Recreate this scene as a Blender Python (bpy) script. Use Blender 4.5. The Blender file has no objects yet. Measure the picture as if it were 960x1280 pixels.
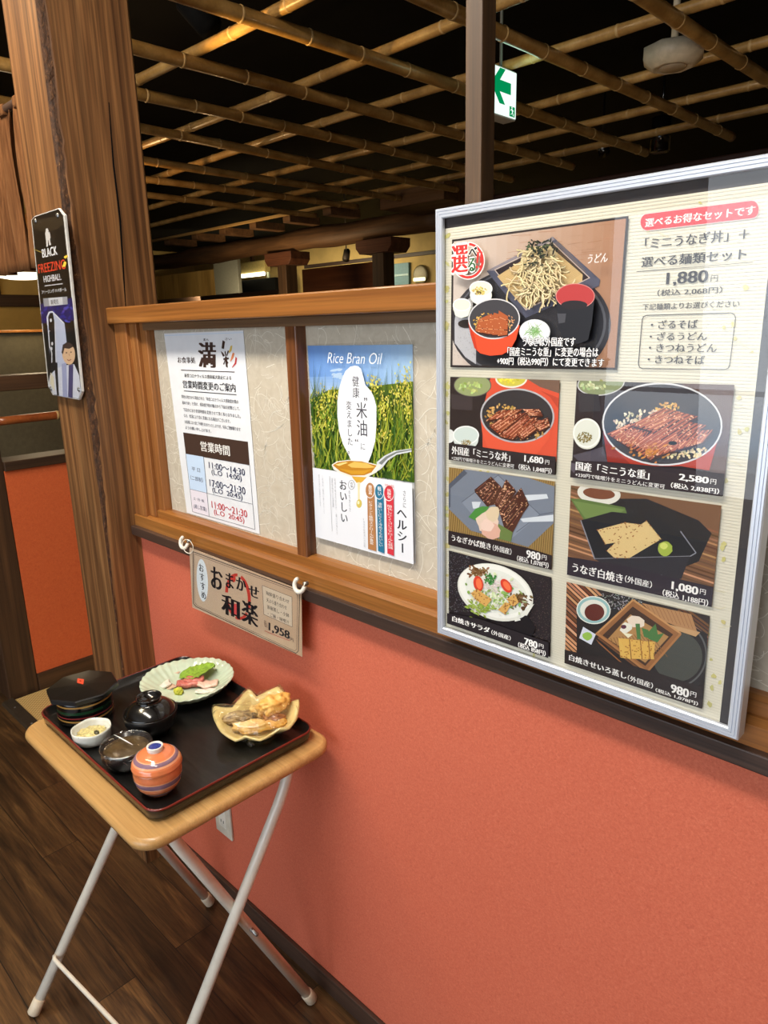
import bpy, bmesh, math, random
from mathutils import Vector, Matrix, noise
random.seed(7)
SC = bpy.context.scene
COL = SC.collection
PI = math.pi
# ------------------------------------------------------------------ camera, sky, lights, exposure
FOC = 885.0                                   # focal length in pixels of the 960 x 1280 frame
YAW, PITCH, ROLL = -0.77743515, 0.25630779, 0.02420992
EYE = Vector((0, 0, 1.49))
_f = Vector((math.sin(YAW)*math.cos(PITCH), math.cos(YAW)*math.cos(PITCH), -math.sin(PITCH)))
_r = Vector((math.cos(YAW), -math.sin(YAW), 0)); _d = _f.cross(_r)
RIGHT = math.cos(ROLL)*_r + math.sin(ROLL)*_d
DOWN = -math.sin(ROLL)*_r + math.cos(ROLL)*_d
cam = bpy.data.cameras.new('camera'); cam_o = bpy.data.objects.new('camera', cam); COL.objects.link(cam_o)
cam.sensor_fit = 'HORIZONTAL'; cam.sensor_width = 36; cam.lens = FOC/960*36
cam.clip_start = .02; cam.clip_end = 60
mw = Matrix.Identity(4)
for i, v in enumerate((RIGHT, -DOWN, -_f)):
    for j in range(3): mw[j][i] = v[j]
mw.translation = EYE
cam_o.matrix_world = mw
SC.camera = cam_o

w = bpy.data.worlds.new('sky'); SC.world = w; w.use_nodes = True
w.node_tree.nodes['Background'].inputs[0].default_value = (.75, .85, 1, 1)
w.node_tree.nodes['Background'].inputs[1].default_value = .6
SC.view_settings.view_transform = 'Standard'; SC.view_settings.look = 'None'
SC.view_settings.gamma = 1; SC.view_settings.use_curve_mapping = False
SC.view_settings.exposure = 0.0

def area(name, loc, target, sx, sy, power, col, spread=180):
    l = bpy.data.lights.new(name, 'AREA'); l.shape = 'RECTANGLE'; l.size = sx; l.size_y = sy
    l.energy = power; l.color = col; l.spread = math.radians(spread)
    o = bpy.data.objects.new(name, l); COL.objects.link(o); o.location = loc
    o.rotation_euler = (Vector(target)-Vector(loc)).to_track_quat('-Z', 'Y').to_euler()
    return o
def spot(name, loc, target, power, col, size=60, blend=.5, rad=.03):
    l = bpy.data.lights.new(name, 'SPOT'); l.energy = power; l.color = col
    l.spot_size = math.radians(size); l.spot_blend = blend; l.shadow_soft_size = rad
    o = bpy.data.objects.new(name, l); COL.objects.link(o); o.location = loc
    o.rotation_euler = (Vector(target)-Vector(loc)).to_track_quat('-Z', 'Y').to_euler()
    return o
def point(name, loc, power, col, rad=.05):
    l = bpy.data.lights.new(name, 'POINT'); l.energy = power; l.color = col; l.shadow_soft_size = rad
    o = bpy.data.objects.new(name, l); COL.objects.link(o); o.location = loc
    return o
# daylight through the window wall behind the camera, and the front hall's ceiling lamps
area('window_light', (-.2, -3.0, 1.35), (-.6, .8, 1.0), 3.2, 2.0, 50, (.86, .93, 1))
area('hall_ceiling_light', (-.85, .02, 2.62), (-.8, .62, .6), 1.5, .22, 40, (1, .93, .82))
area('passage_ceiling_light', (-2.2, .25, 2.66), (-2.3, 1.0, .6), .4, .4, 16, (1, .82, .56))
# warm light of the dining room behind the partition, partly from added lights
point('dining_room_light', (-3.9, 1.9, 2.15), 9, (1, .62, .26), .12)
spot('dining_room_light', (-5.6, 3.6, 1.62), (-5.7, 4.62, 2.25), 45, (1, .74, .42), 120, .8, .15)  # added up-light that brightens the log beam, rafter ends and edge strip
spot('ceiling_spot_light', (-2.3, 1.15, 2.0), (-2.08, 1.53, 2.42), 60.0, (1, .66, .22), 52, 1)
spot('ceiling_spot_light', (-3.6, 2.5, 1.75), (-2.6, 2.0, 2.5), 3.6, (1, .66, .3), 120, 1)
spot('ceiling_spot_light', (-1.0, 2.4, 1.6), (-1.6, 2.7, 2.5), 3.2, (1, .7, .42), 150, 1)
area('far_room_light', (-7.5, 6.6, 2.3), (-7.5, 7.2, 1.6), 1.5, .3, 22, (1, .86, .55))
area('far_room_light', (-5.0, 6.2, 2.2), (-4.9, 7.2, 1.9), 1.5, .3, 4.5, (1, .82, .48))
area('far_room_light', (-8.9, 5.75, 2.0), (-9.8, 6.4, 1.85), .8, .3, 16, (1, .84, .5))  # added light that brightens the tan partition boards
point('post_fill_light', (-1.9, .08, 2.48), 11, (1, .86, .62), .08)  # added fill for the upper left face of the big post

# ------------------------------------------------------------------ measuring: a pixel of the photograph seen on a plane of the room
def ray(px, py):
    return RIGHT*((px-480)/FOC) + DOWN*((py-640)/FOC) + _f
def at(px, py, Y):
    d = ray(px, py); return EYE + d*(Y/d.y)
def atz(px, py, z):
    d = ray(px, py); return EYE + d*((z-EYE.z)/d.z)
def atx(px, py, X):
    d = ray(px, py); return EYE + d*(X/d.x)

# ------------------------------------------------------------------ materials
def lin(c):
    return tuple(((v/255)/12.92 if v/255 <= .04045 else ((v/255+.055)/1.055)**2.4) for v in c)
def rgba(c): return (*lin(c), 1)
class N:
    def __init__(s, name):
        s.m = bpy.data.materials.new(name); s.m.use_nodes = True; s.t = s.m.node_tree
        s.b = s.t.nodes['Principled BSDF']; s.out = s.t.nodes['Material Output']
    def n(s, kind, **kw):
        x = s.t.nodes.new(kind)
        for k, v in kw.items(): setattr(x, k, v)
        return x
    def l(s, a, b): s.t.links.new(a, b)
    def ramp(s, fac, stops):
        r = s.n('ShaderNodeValToRGB'); e = r.color_ramp.elements
        while len(e) < len(stops): e.new(.5)
        for i, (p, c) in enumerate(stops): e[i].position = p; e[i].color = c if len(c) == 4 else rgba(c)
        s.l(fac, r.inputs[0]); return r.outputs[0]
    def coords(s, scale=(1, 1, 1), rot=(0, 0, 0)):
        t = s.n('ShaderNodeTexCoord'); m = s.n('ShaderNodeMapping'); m.inputs['Scale'].default_value = scale
        m.inputs['Rotation'].default_value = rot
        s.l(t.outputs['Object'], m.inputs[0]); return m.outputs[0]
    def noise(s, co, sc, det=5, rough=.55, dist=0):
        x = s.n('ShaderNodeTexNoise'); x.inputs['Scale'].default_value = sc; x.inputs['Detail'].default_value = det
        x.inputs['Roughness'].default_value = rough; x.inputs['Distortion'].default_value = dist
        s.l(co, x.inputs['Vector']); return x.outputs[0]
    def mix(s, fac, a, b, mode='MIX'):
        x = s.n('ShaderNodeMix', data_type='RGBA', blend_type=mode)
        for v, i in ((fac, 0), (a, 6), (b, 7)):
            if hasattr(v, 'is_linked'): s.l(v, x.inputs[i])
            else: x.inputs[i].default_value = v
        return x.outputs[2]
    def bump(s, h, strength=.2, dist=.002):
        x = s.n('ShaderNodeBump'); x.inputs['Strength'].default_value = strength; x.inputs['Distance'].default_value = dist
        s.l(h, x.inputs['Height']); s.l(x.outputs[0], s.b.inputs['Normal'])
    def set(s, **kw):
        for k, v in kw.items(): s.b.inputs[k.replace('_', ' ')].default_value = v
def plain(name, c, rough=.5, metal=0, var=.06, vs=40, coat=0, spec=.5, bump=0):
    m = N(name); co = m.coords()
    nz = m.noise(co, vs, 4)
    a = tuple(max(0, v*(1-var)) for v in c); b = tuple(min(255, v*(1+var)) for v in c)
    m.l(m.ramp(nz, [(.3, a), (.7, b)]), m.b.inputs['Base Color'])
    m.set(Roughness=rough, Metallic=metal, Coat_Weight=coat, Specular_IOR_Level=spec)
    if bump: m.bump(nz, bump)
    return m.m
def wood(name, dark, mid, light, axis='X', grain=26, long=.9, rough=.45, coat=0, rings=.5, bump=.12):
    m = N(name); k = {'X': (long, grain, grain), 'Y': (grain, long, grain), 'Z': (grain, grain, long)}[axis]
    co = m.coords(k)
    n1 = m.noise(co, 1.0, 6, .6, .6)
    k2 = {'X': (long*3, grain*7, grain*7), 'Y': (grain*7, long*3, grain*7), 'Z': (grain*7, grain*7, long*3)}[axis]
    n2 = m.noise(m.coords(k2), 1.0, 3, .6, .2)
    c1 = m.ramp(n1, [(.28, dark), (.5, mid), (.72, light)])
    c2 = m.ramp(n2, [(.3, (150, 150, 150)), (.62, (255, 255, 255))])
    m.l(m.mix(rings, c1, c2, 'MULTIPLY'), m.b.inputs['Base Color'])
    m.set(Roughness=rough, Coat_Weight=coat); m.bump(n2, bump, .001)
    return m.m
def emit(name, c, strength):
    m = N(name); e = m.n('ShaderNodeEmission'); e.inputs[0].default_value = rgba(c); e.inputs[1].default_value = strength
    m.l(e.outputs[0], m.out.inputs[0]); return m.m
def thin_glass(name, ior=1.45, rough=.02, tint=(255, 255, 255), wrinkle=0, k=1.0):
    m = N(name); t = m.n('ShaderNodeBsdfTransparent'); t.inputs[0].default_value = rgba(tint)
    g = m.n('ShaderNodeBsdfGlossy'); g.inputs['Roughness'].default_value = rough
    f = m.n('ShaderNodeLayerWeight'); f.inputs['Blend'].default_value = .5      # Facing = 1 - |cos|
    x = m.n('ShaderNodeMixShader'); f0 = ((ior-1)/(ior+1))**2*k
    pw = m.n('ShaderNodeMath', operation='POWER'); pw.inputs[1].default_value = 5
    mu = m.n('ShaderNodeMath', operation='MULTIPLY_ADD'); mu.inputs[1].default_value = 1-f0; mu.inputs[2].default_value = f0; mu.use_clamp = True
    m.l(f.outputs['Facing'], pw.inputs[0]); m.l(pw.outputs[0], mu.inputs[0])
    m.l(mu.outputs[0], x.inputs[0]); m.l(t.outputs[0], x.inputs[1]); m.l(g.outputs[0], x.inputs[2])
    if wrinkle:
        b = m.n('ShaderNodeBump'); b.inputs['Strength'].default_value = wrinkle; b.inputs['Distance'].default_value = .004
        m.l(m.noise(m.coords(), 55, 3, .5, 1.5), b.inputs['Height']); m.l(b.outputs[0], g.inputs['Normal']); m.l(b.outputs[0], f.inputs['Normal'])
    m.l(x.outputs[0], m.out.inputs[0]); return m.m
def ink_material():
    m = N('printed_ink'); a = m.n('ShaderNodeVertexColor', layer_name='ink')
    co = m.coords(); nz = m.noise(co, 900, 2)
    m.l(m.mix(.06, a.outputs[0], nz, 'OVERLAY'), m.b.inputs['Base Color']); m.set(Roughness=.45, Specular_IOR_Level=.35); return m.m

# ------------------------------------------------------------------ mesh building (everything is written in world metres)
OFF = {}
class MB:
    def __init__(s): s.bm = bmesh.new(); s.mi = 0
    def _merge(s, bm, smooth=False):
        for f in bm.faces:
            f.material_index = s.mi; f.smooth = smooth
        me = bpy.data.meshes.new('tmp'); bm.to_mesh(me); bm.free(); s.bm.from_mesh(me); bpy.data.meshes.remove(me)
    def box(s, x0, x1, y0, y1, z0, z1, bev=0, seg=2):
        bm = bmesh.new(); bmesh.ops.create_cube(bm, size=1)
        for v in bm.verts:
            v.co = Vector(((x0+x1)/2+v.co.x*(x1-x0), (y0+y1)/2+v.co.y*(y1-y0), (z0+z1)/2+v.co.z*(z1-z0)))
        if bev: bmesh.ops.bevel(bm, geom=bm.edges[:], offset=bev, segments=seg, profile=.5, affect='EDGES')
        s._merge(bm); return s
    def obox(s, c, ex, ey, ez, hx, hy, hz, bev=0):
        bm = bmesh.new(); bmesh.ops.create_cube(bm, size=2)
        if bev: 
            for v in bm.verts: v.co = Vector((v.co.x*hx, v.co.y*hy, v.co.z*hz))
            bmesh.ops.bevel(bm, geom=bm.edges[:], offset=bev, segments=2, profile=.5, affect='EDGES')
            for v in bm.verts: v.co = Vector(c)+Vector(ex)*v.co.x+Vector(ey)*v.co.y+Vector(ez)*v.co.z
        else:
            for v in bm.verts: v.co = Vector(c)+Vector(ex)*v.co.x*hx+Vector(ey)*v.co.y*hy+Vector(ez)*v.co.z*hz
        s._merge(bm); return s
    def prism(s, pts, vec, bev=0, smooth=False):
        bm = bmesh.new(); vec = Vector(vec)
        a = [bm.verts.new(Vector(p)) for p in pts]; b = [bm.verts.new(Vector(p)+vec) for p in pts]
        n = len(pts); bm.faces.new(a[::-1]); bm.faces.new(b)
        for i in range(n): bm.faces.new((a[i], a[(i+1) % n], b[(i+1) % n], b[i]))
        bmesh.ops.recalc_face_normals(bm, faces=bm.faces[:])
        if bev:
            ed = [e for e in bm.edges if len(e.link_faces) == 2 and any(len(f.verts) != 4 or n == 4 for f in e.link_faces) and abs((e.verts[0].co-e.verts[1].co).normalized().dot(vec.normalized())) < .5]
            bmesh.ops.bevel(bm, geom=ed, offset=bev, segments=3, profile=.5, affect='EDGES')
        s._merge(bm, smooth); return s
    def tube(s, pts, rad, seg=12, caps=True):
        bm = bmesh.new(); pts = [Vector(p) for p in pts]; n = len(pts)
        rr = rad if isinstance(rad, (list, tuple)) else [rad]*n
        rings = []; up = None
        for i, p in enumerate(pts):
            t = (pts[min(i+1, n-1)]-pts[max(i-1, 0)]).normalized()
            if up is None: up = t.orthogonal().normalized()
            else: up = (up-t*up.dot(t)).normalized()
            sd = t.cross(up)
            rings.append([bm.verts.new(p+(up*math.cos(a)+sd*math.sin(a))*rr[i]) for a in [2*PI*k/seg for k in range(seg)]])
        for i in range(n-1):
            for k in range(seg):
                bm.faces.new((rings[i][k], rings[i][(k+1) % seg], rings[i+1][(k+1) % seg], rings[i+1][k]))
        if caps: bm.faces.new(rings[0][::-1]); bm.faces.new(rings[-1])
        bmesh.ops.recalc_face_normals(bm, faces=bm.faces[:])
        s._merge(bm, True); return s
    def lathe(s, prof, c=(0, 0, 0), seg=40, sq=None, fn=None, mats=None):
        """prof: (radius, height) list; fn(angle, radius, height, index) may return changed (radius, height)"""
        bm = bmesh.new(); c = Vector(c); rings = []
        for i, (r, h) in enumerate(prof):
            if r < 1e-6: rings.append([bm.verts.new(c+Vector((0, 0, h)))]); continue
            ring = []
            for k in range(seg):
                a = 2*PI*k/seg; r2, h2 = (r, h) if fn is None else fn(a, r, h, i)
                ring.append(bm.verts.new(c+Vector((math.cos(a)*r2, math.sin(a)*r2, h2))))
            rings.append(ring)
        base = s.mi
        for i in range(len(rings)-1):
            A, B = rings[i], rings[i+1]; fs = []
            if len(A) == 1 and len(B) == 1: continue
            for k in range(seg):
                k2 = (k+1) % seg
                if len(A) == 1: fs.append(bm.faces.new((A[0], B[k], B[k2])))
                elif len(B) == 1: fs.append(bm.faces.new((A[k], A[k2], B[0])))
                else: fs.append(bm.faces.new((A[k], A[k2], B[k2], B[k])))
            for f in fs: f.material_index = mats[i] if mats else base; f.smooth = True
        bmesh.ops.recalc_face_normals(bm, faces=bm.faces[:])
        me = bpy.data.meshes.new('tmp'); bm.to_mesh(me); bm.free(); s.bm.from_mesh(me); bpy.data.meshes.remove(me); return s
    def blob(s, c, rx, ry, rz, sub=3, amp=.15, fr=2.0, seed=0, rot=0):
        bm = bmesh.new(); bmesh.ops.create_icosphere(bm, subdivisions=sub, radius=1)
        ca, sa = math.cos(rot), math.sin(rot)
        for v in bm.verts:
            k = 1+amp*noise.noise(v.co*fr+Vector((seed*3.1, seed*1.7, seed)))
            x, y, z = v.co.x*rx*k, v.co.y*ry*k, v.co.z*rz*k
            v.co = Vector(c)+Vector((x*ca-y*sa, x*sa+y*ca, z))
        s._merge(bm, True); return s
    def grid(s, P, thick=0, smooth=True, closed=False):
        """P[i][j] points; thick > 0 gives the sheet a second side along its normals"""
        bm = bmesh.new(); V = [[bm.verts.new(Vector(p)) for p in r] for r in P]
        for i in range(len(P)-1):
            m = len(P[i])
            for j in range(m if closed else m-1):
                bm.faces.new((V[i][j], V[i][(j+1) % m], V[i+1][(j+1) % m], V[i+1][j]))
        bmesh.ops.recalc_face_normals(bm, faces=bm.faces[:])
        if thick:
            bm.normal_update(); bmesh.ops.solidify(bm, geom=bm.faces[:], thickness=thick)
        s._merge(bm, smooth); return s
    def build(s, name, mat, parent=None, auto=True):
        me = bpy.data.meshes.new(name)
        off = OFF.get(parent.name, Vector()) if parent else Vector()
        if parent is None:
            xs = [v.co for v in s.bm.verts]
            lo = Vector((min(v.x for v in xs), min(v.y for v in xs), min(v.z for v in xs))); hi = Vector((max(v.x for v in xs), max(v.y for v in xs), max(v.z for v in xs)))
            off = Vector(((lo.x+hi.x)/2, (lo.y+hi.y)/2, lo.z))
        for v in s.bm.verts: v.co -= off
        s.bm.to_mesh(me); s.bm.free()
        for m in (mat if isinstance(mat, (list, tuple)) else [mat]): me.materials.append(m)
        o = bpy.data.objects.new(name, me); COL.objects.link(o)
        if parent: o.parent = parent
        else: o.location = off
        OFF[o.name] = off
        return o
def tag(o, label, cat=None, group=None):
    if label: o['label'] = label
    if cat: o['category'] = cat
    if group: o['group'] = group
    return o
def thing(name, loc, label, cat, group=None):
    o = bpy.data.objects.new(name, None); COL.objects.link(o); o.location = loc; OFF[o.name] = Vector(loc)
    o.empty_display_size = .05
    return tag(o, label, cat, group)
def struct(o): o['kind'] = 'structure'; return o
def P_(o, label): o['label'] = label; return o

# ------------------------------------------------------------------ flat printed sheets: shapes and letters laid on a plane of the room
_cache = {}
def text_mesh(s, thin=0):
    key = (s, min(0, thin))
    if key not in _cache:
        cu = bpy.data.curves.new('t', 'FONT'); cu.body = s; cu.offset = min(0, thin); cu.size = 1; cu.resolution_u = 3
        o = bpy.data.objects.new('t', cu); COL.objects.link(o)
        ev = o.evaluated_get(bpy.context.evaluated_depsgraph_get()); me = ev.to_mesh()
        vs = [(v.co.x, v.co.y) for v in me.vertices]; fs = [tuple(p.vertices) for p in me.polygons]
        ev.to_mesh_clear(); bpy.data.objects.remove(o); bpy.data.curves.remove(cu)
        _cache[key] = (vs, fs)
    return _cache[key]
class Art:
    def __init__(s, Y, step=4e-6):
        s.Y = Y; s.d = 0; s.step = step; s.bm = bmesh.new(); s.cl = s.bm.loops.layers.float_color.new('ink')
        s.x0 = s.y0 = 0; s.s = 1; s.clip = None
    def crop(s, x0, y0, sc): s.x0, s.y0, s.s = x0, y0, sc; return s
    def px(s, p): return (s.x0+p[0]/s.s, s.y0+p[1]/s.s)
    def _w(s, q): v = at(q[0], q[1], s.Y); return Vector((v.x, s.Y-s.d, v.z))
    def setclip(s, quad): s.clip = [s.px(p) for p in quad] if quad else None
    def _clip(s, pts):
        if not s.clip: return pts
        c = s.clip; n = len(c)
        A = sum(c[i][0]*c[(i+1) % n][1]-c[(i+1) % n][0]*c[i][1] for i in range(n)); sg = 1 if A > 0 else -1
        for i in range(n):
            a, b = c[i], c[(i+1) % n]; out = []
            def side(p): return sg*((b[0]-a[0])*(p[1]-a[1])-(b[1]-a[1])*(p[0]-a[0]))
            for j in range(len(pts)):
                p, q = pts[j], pts[(j+1) % len(pts)]; sp, sq = side(p), side(q)
                if sp >= 0: out.append(p)
                if sp*sq < 0:
                    t = sp/(sp-sq); out.append((p[0]+(q[0]-p[0])*t, p[1]+(q[1]-p[1])*t))
            pts = out
            if len(pts) < 3: return []
        return pts
    def _face(s, vs, col):
        try: f = s.bm.faces.new(vs)
        except ValueError: return
        f.normal_update()
        if f.normal.y > 0: f.normal_flip()
        c = rgba(col)
        for l in f.loops: l[s.cl] = c
        return f
    def poly(s, pts, col):
        q = s._clip([s.px(p) for p in pts])
        if len(q) < 3: return s
        s.d += s.step
        f = s._face([s.bm.verts.new(s._w(p)) for p in q], col)
        if f and len(q) > 4: bmesh.ops.triangulate(s.bm, faces=[f])
        return s
    def ell(s, cx, cy, rx, ry, col, rot=0, n=28, wob=0):
        ca, sa = math.cos(rot), math.sin(rot); pts = []
        for k in range(n):
            a = 2*PI*k/n; r = 1+wob*random.uniform(-1, 1)
            x, y = rx*math.cos(a)*r, ry*math.sin(a)*r; pts.append((cx+x*ca-y*sa, cy+x*sa+y*ca))
        return s.poly(pts, col)
    def arc(s, cx, cy, rx, ry, wd, col, a0, a1, rot=0, n=24):
        ca, sa = math.cos(rot), math.sin(rot)
        def pt(a, k): x, y = (rx-wd*k)*math.cos(a), (ry-wd*k)*math.sin(a); return (cx+x*ca-y*sa, cy+x*sa+y*ca)
        for k in range(n):
            b0 = a0+(a1-a0)*k/n; b1 = a0+(a1-a0)*(k+1.04)/n
            s.poly([pt(b0, 0), pt(b1, 0), pt(b1, 1), pt(b0, 1)], col); s.d -= s.step
        s.d += s.step; return s
    def line(s, pts, wd, col):
        for (ax, ay), (bx, by) in zip(pts, pts[1:]):
            dx, dy = bx-ax, by-ay; L = math.hypot(dx, dy) or 1; nx, ny = -dy/L*wd/2, dx/L*wd/2
            s.poly([(ax+nx, ay+ny), (bx+nx, by+ny), (bx-nx, by-ny), (ax-nx, ay-ny)], col)
        return s
    def blade(s, a, b, wd, col, bend=0):
        mx, my = (a[0]+b[0])/2+bend, (a[1]+b[1])/2
        return s.poly([(a[0]-wd/2, a[1]), (mx-wd/2.4, my), b, (mx+wd/2.4, my), (a[0]+wd/2, a[1])], col)
    def shade(s, quad, c0, c1, n=10, horiz=True):
        """a printed blend between two colours across a quad TL, TR, BR, BL"""
        TL, TR, BR, BL = quad; L = lambda a, b, t: (a[0]+(b[0]-a[0])*t, a[1]+(b[1]-a[1])*t)
        for k in range(n):
            t0, t1 = k/n, (k+1)/n; c = tuple(c0[i]+(c1[i]-c0[i])*(t0+t1)/2 for i in range(3))
            if horiz: s.poly([L(TL, TR, t0), L(TL, TR, t1), L(BL, BR, t1), L(BL, BR, t0)], c)
            else: s.poly([L(TL, BL, t0), L(TR, BR, t0), L(TR, BR, t1), L(TL, BL, t1)], c)
            s.d -= s.step
        s.d += s.step; return s
    def text(s, txt, BL, BR, TL, col, bold=0.012, shear=0, outline=None):
        """letters whose ink fills the rectangle given by bottom left, bottom right and top left corners"""
        vs, fs = text_mesh(txt, bold)
        if not vs: return s
        a, b, c = s._w(s.px(BL)), s._w(s.px(BR)), s._w(s.px(TL))
        x0, x1, z0, z1 = a.x, b.x, a.z, c.z
        ux0, ux1 = min(v[0] for v in vs), max(v[0] for v in vs); uy0, uy1 = min(v[1] for v in vs), max(v[1] for v in vs)
        if outline:
            s._letters((vs, fs), (ux0, ux1, uy0, uy1), (x0, x1, z0, z1), shear, outline[0], bold+outline[1], 8)
        return s._letters((vs, fs), (ux0, ux1, uy0, uy1), (x0, x1, z0, z1), shear, col, bold)
    def _letters(s, m, u, r, shear, col, bold=0, nb=4):
        vs, fs = m; ux0, ux1, uy0, uy1 = u; x0, x1, z0, z1 = r; s.d += max(s.step, 1e-5)
        kx = (x1-x0)/max(1e-6, ux1-ux0); kz = (z1-z0)/max(1e-6, uy1-uy0)
        offs = [(0, 0)] if bold < .004 else ([(-bold*.9, 0), (0, 0), (bold*.9, 0)] if nb == 4 else [(bold*.8*math.cos(2*PI*k/nb), bold*.8*math.sin(2*PI*k/nb)) for k in range(nb)])
        for ox, oy in offs:      # heavier letters are printed a few times, each slightly shifted
            bv = [s.bm.verts.new(Vector((x0+(x+ox-ux0)*kx+shear*(y-uy0)*kz, s.Y-s.d, z0+(y+oy-uy0)*kz))) for x, y in vs]
            for f in fs: s._face([bv[i] for i in f], col)
            s.d += 1e-6
        return s
    def vtext(s, txt, TL, BR, col, bold=.012):
        """letters stacked downwards inside the rectangle given by its top left and bottom right corners"""
        a, b = s._w(s.px(TL)), s._w(s.px(BR)); n = len(txt); ch = (a.z-b.z)/n; cw = b.x-a.x
        for i, t in enumerate(txt):
            vs, fs = text_mesh(t, bold)
            if not vs: continue
            t2 = a.z-i*ch; em = 1.0
            if t in 'ー～（）()〜': vs = [((.5+(y-.36)), .36-(x-.5)) for x, y in vs]
            u = (-.02, .98, -.14, .86); s._letters((vs, fs), u, (a.x, a.x+cw, t2-ch, t2), 0, col, bold)
        return s
    def build(s, name, parent, label=None):
        me = bpy.data.meshes.new(name); off = OFF.get(parent.name, Vector())
        for v in s.bm.verts: v.co -= off
        s.bm.to_mesh(me); s.bm.free(); me.materials.append(INK)
        o = bpy.data.objects.new(name, me); COL.objects.link(o); o.parent = parent; OFF[o.name] = off
        if label: o['label'] = label
        return o
INK = ink_material()
def jit(c, k=14): j = random.uniform(-k, k); return tuple(min(255, max(0, v+j+random.uniform(-k, k)*.3)) for v in c)
# ------------------------------------------------------------------ shared materials
M = {}
M['rail'] = wood('honey_wood', (128, 76, 32), (152, 96, 43), (170, 114, 56), 'X', 30, 1.0, .38, .15)
M['rail_z'] = wood('honey_wood_upright', (120, 72, 34), (158, 100, 50), (184, 124, 66), 'Z', 34, 1.0, .42, .1)
M['mullion'] = wood('brown_wood_upright', (88, 48, 22), (120, 70, 34), (146, 90, 46), 'Z', 34, 1.0, .42, .1)
M['strip'] = wood('brown_wood_strip', (86, 62, 40), (112, 82, 54), (130, 98, 66), 'X', 34, 1.0, .5)
M['dark'] = wood('dark_brown_wood', (52, 36, 30), (70, 50, 40), (88, 64, 50), 'X', 30, 1.0, .5)
M['dark_y'] = wood('dark_brown_wood_deep', (50, 34, 22), (72, 48, 30), (92, 62, 38), 'Y', 30, 1.0, .5)
M['dark_z'] = wood('dark_brown_wood_upright', (50, 32, 20), (70, 46, 28), (92, 62, 38), 'Z', 30, 1.0, .5)
M['post'] = wood('big_post_wood', (112, 72, 44), (150, 102, 64), (178, 132, 88), 'Z', 20, .7, .5, 0, .55)
M['slim'] = wood('slim_post_wood', (54, 38, 24), (78, 55, 34), (104, 76, 48), 'Z', 40, 1.2, .55)
M['beam'] = wood('old_beam_wood', (66, 44, 26), (104, 72, 42), (132, 94, 58), 'X', 10, .8, .6)
M['black'] = plain('black_paint', (14, 13, 12), .8, 0, .2, 4, spec=.1)
M['blackgloss'] = plain('black_lacquer', (12, 11, 11), .16, 0, .2, 60, coat=.4)
M['cream_wall'] = plain('cream_plaster', (196, 166, 104), .8, 0, .05, 6, bump=.1)
M['white_paint'] = plain('cream_white_enamel', (228, 222, 208), .3, 0, .03, 30, coat=.2)
M['beige_plastic'] = plain('beige_plastic', (214, 200, 176), .45)
M['steel'] = plain('brushed_steel', (150, 150, 148), .35, .9)
M['grey_panel'] = plain('grey_painted_panel', (84, 82, 76), .5)

def coral():
    m = N('coral_wallpaper'); co = m.coords()
    a = m.noise(co, 260, 5, .6, .8); b = m.noise(co, 3, 3)
    c = m.ramp(a, [(.3, (194, 94, 70)), (.5, (204, 104, 78)), (.7, (214, 116, 88))])
    m.l(m.mix(.12, c, m.ramp(b, [(.3, (194, 92, 66)), (.7, (224, 124, 94))])), m.b.inputs['Base Color'])
    c = m.mix(.12, c, m.ramp(b, [(.3, (194, 92, 66)), (.7, (224, 124, 94))]))
    for sc, dd, col in ((46, 2.2, (160, 62, 48)), (61, 2.6, (236, 150, 120)), (78, 2.0, (168, 70, 54))):      # fine dark and pale fibres
        f = m.noise(co, sc, 2, .4, dd); c = m.mix(m.ramp(f, [(.488, (0, 0, 0)), (.5, (150, 150, 150)), (.512, (0, 0, 0))]), c, rgba(col))
    m.l(c, m.b.inputs['Base Color'])
    m.set(Roughness=.7, Specular_IOR_Level=.3); m.bump(a, .12, .001); return m.m
M['coral'] = coral()
def orange():
    m = N('orange_wallpaper'); co = m.coords(); a = m.noise(co, 130, 6, .6, 1)
    m.l(m.ramp(a, [(.3, (198, 84, 38)), (.7, (214, 102, 50))]), m.b.inputs['Base Color'])
    m.set(Roughness=.75); m.bump(a, .3, .001); return m.m
M['orange'] = orange()
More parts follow.
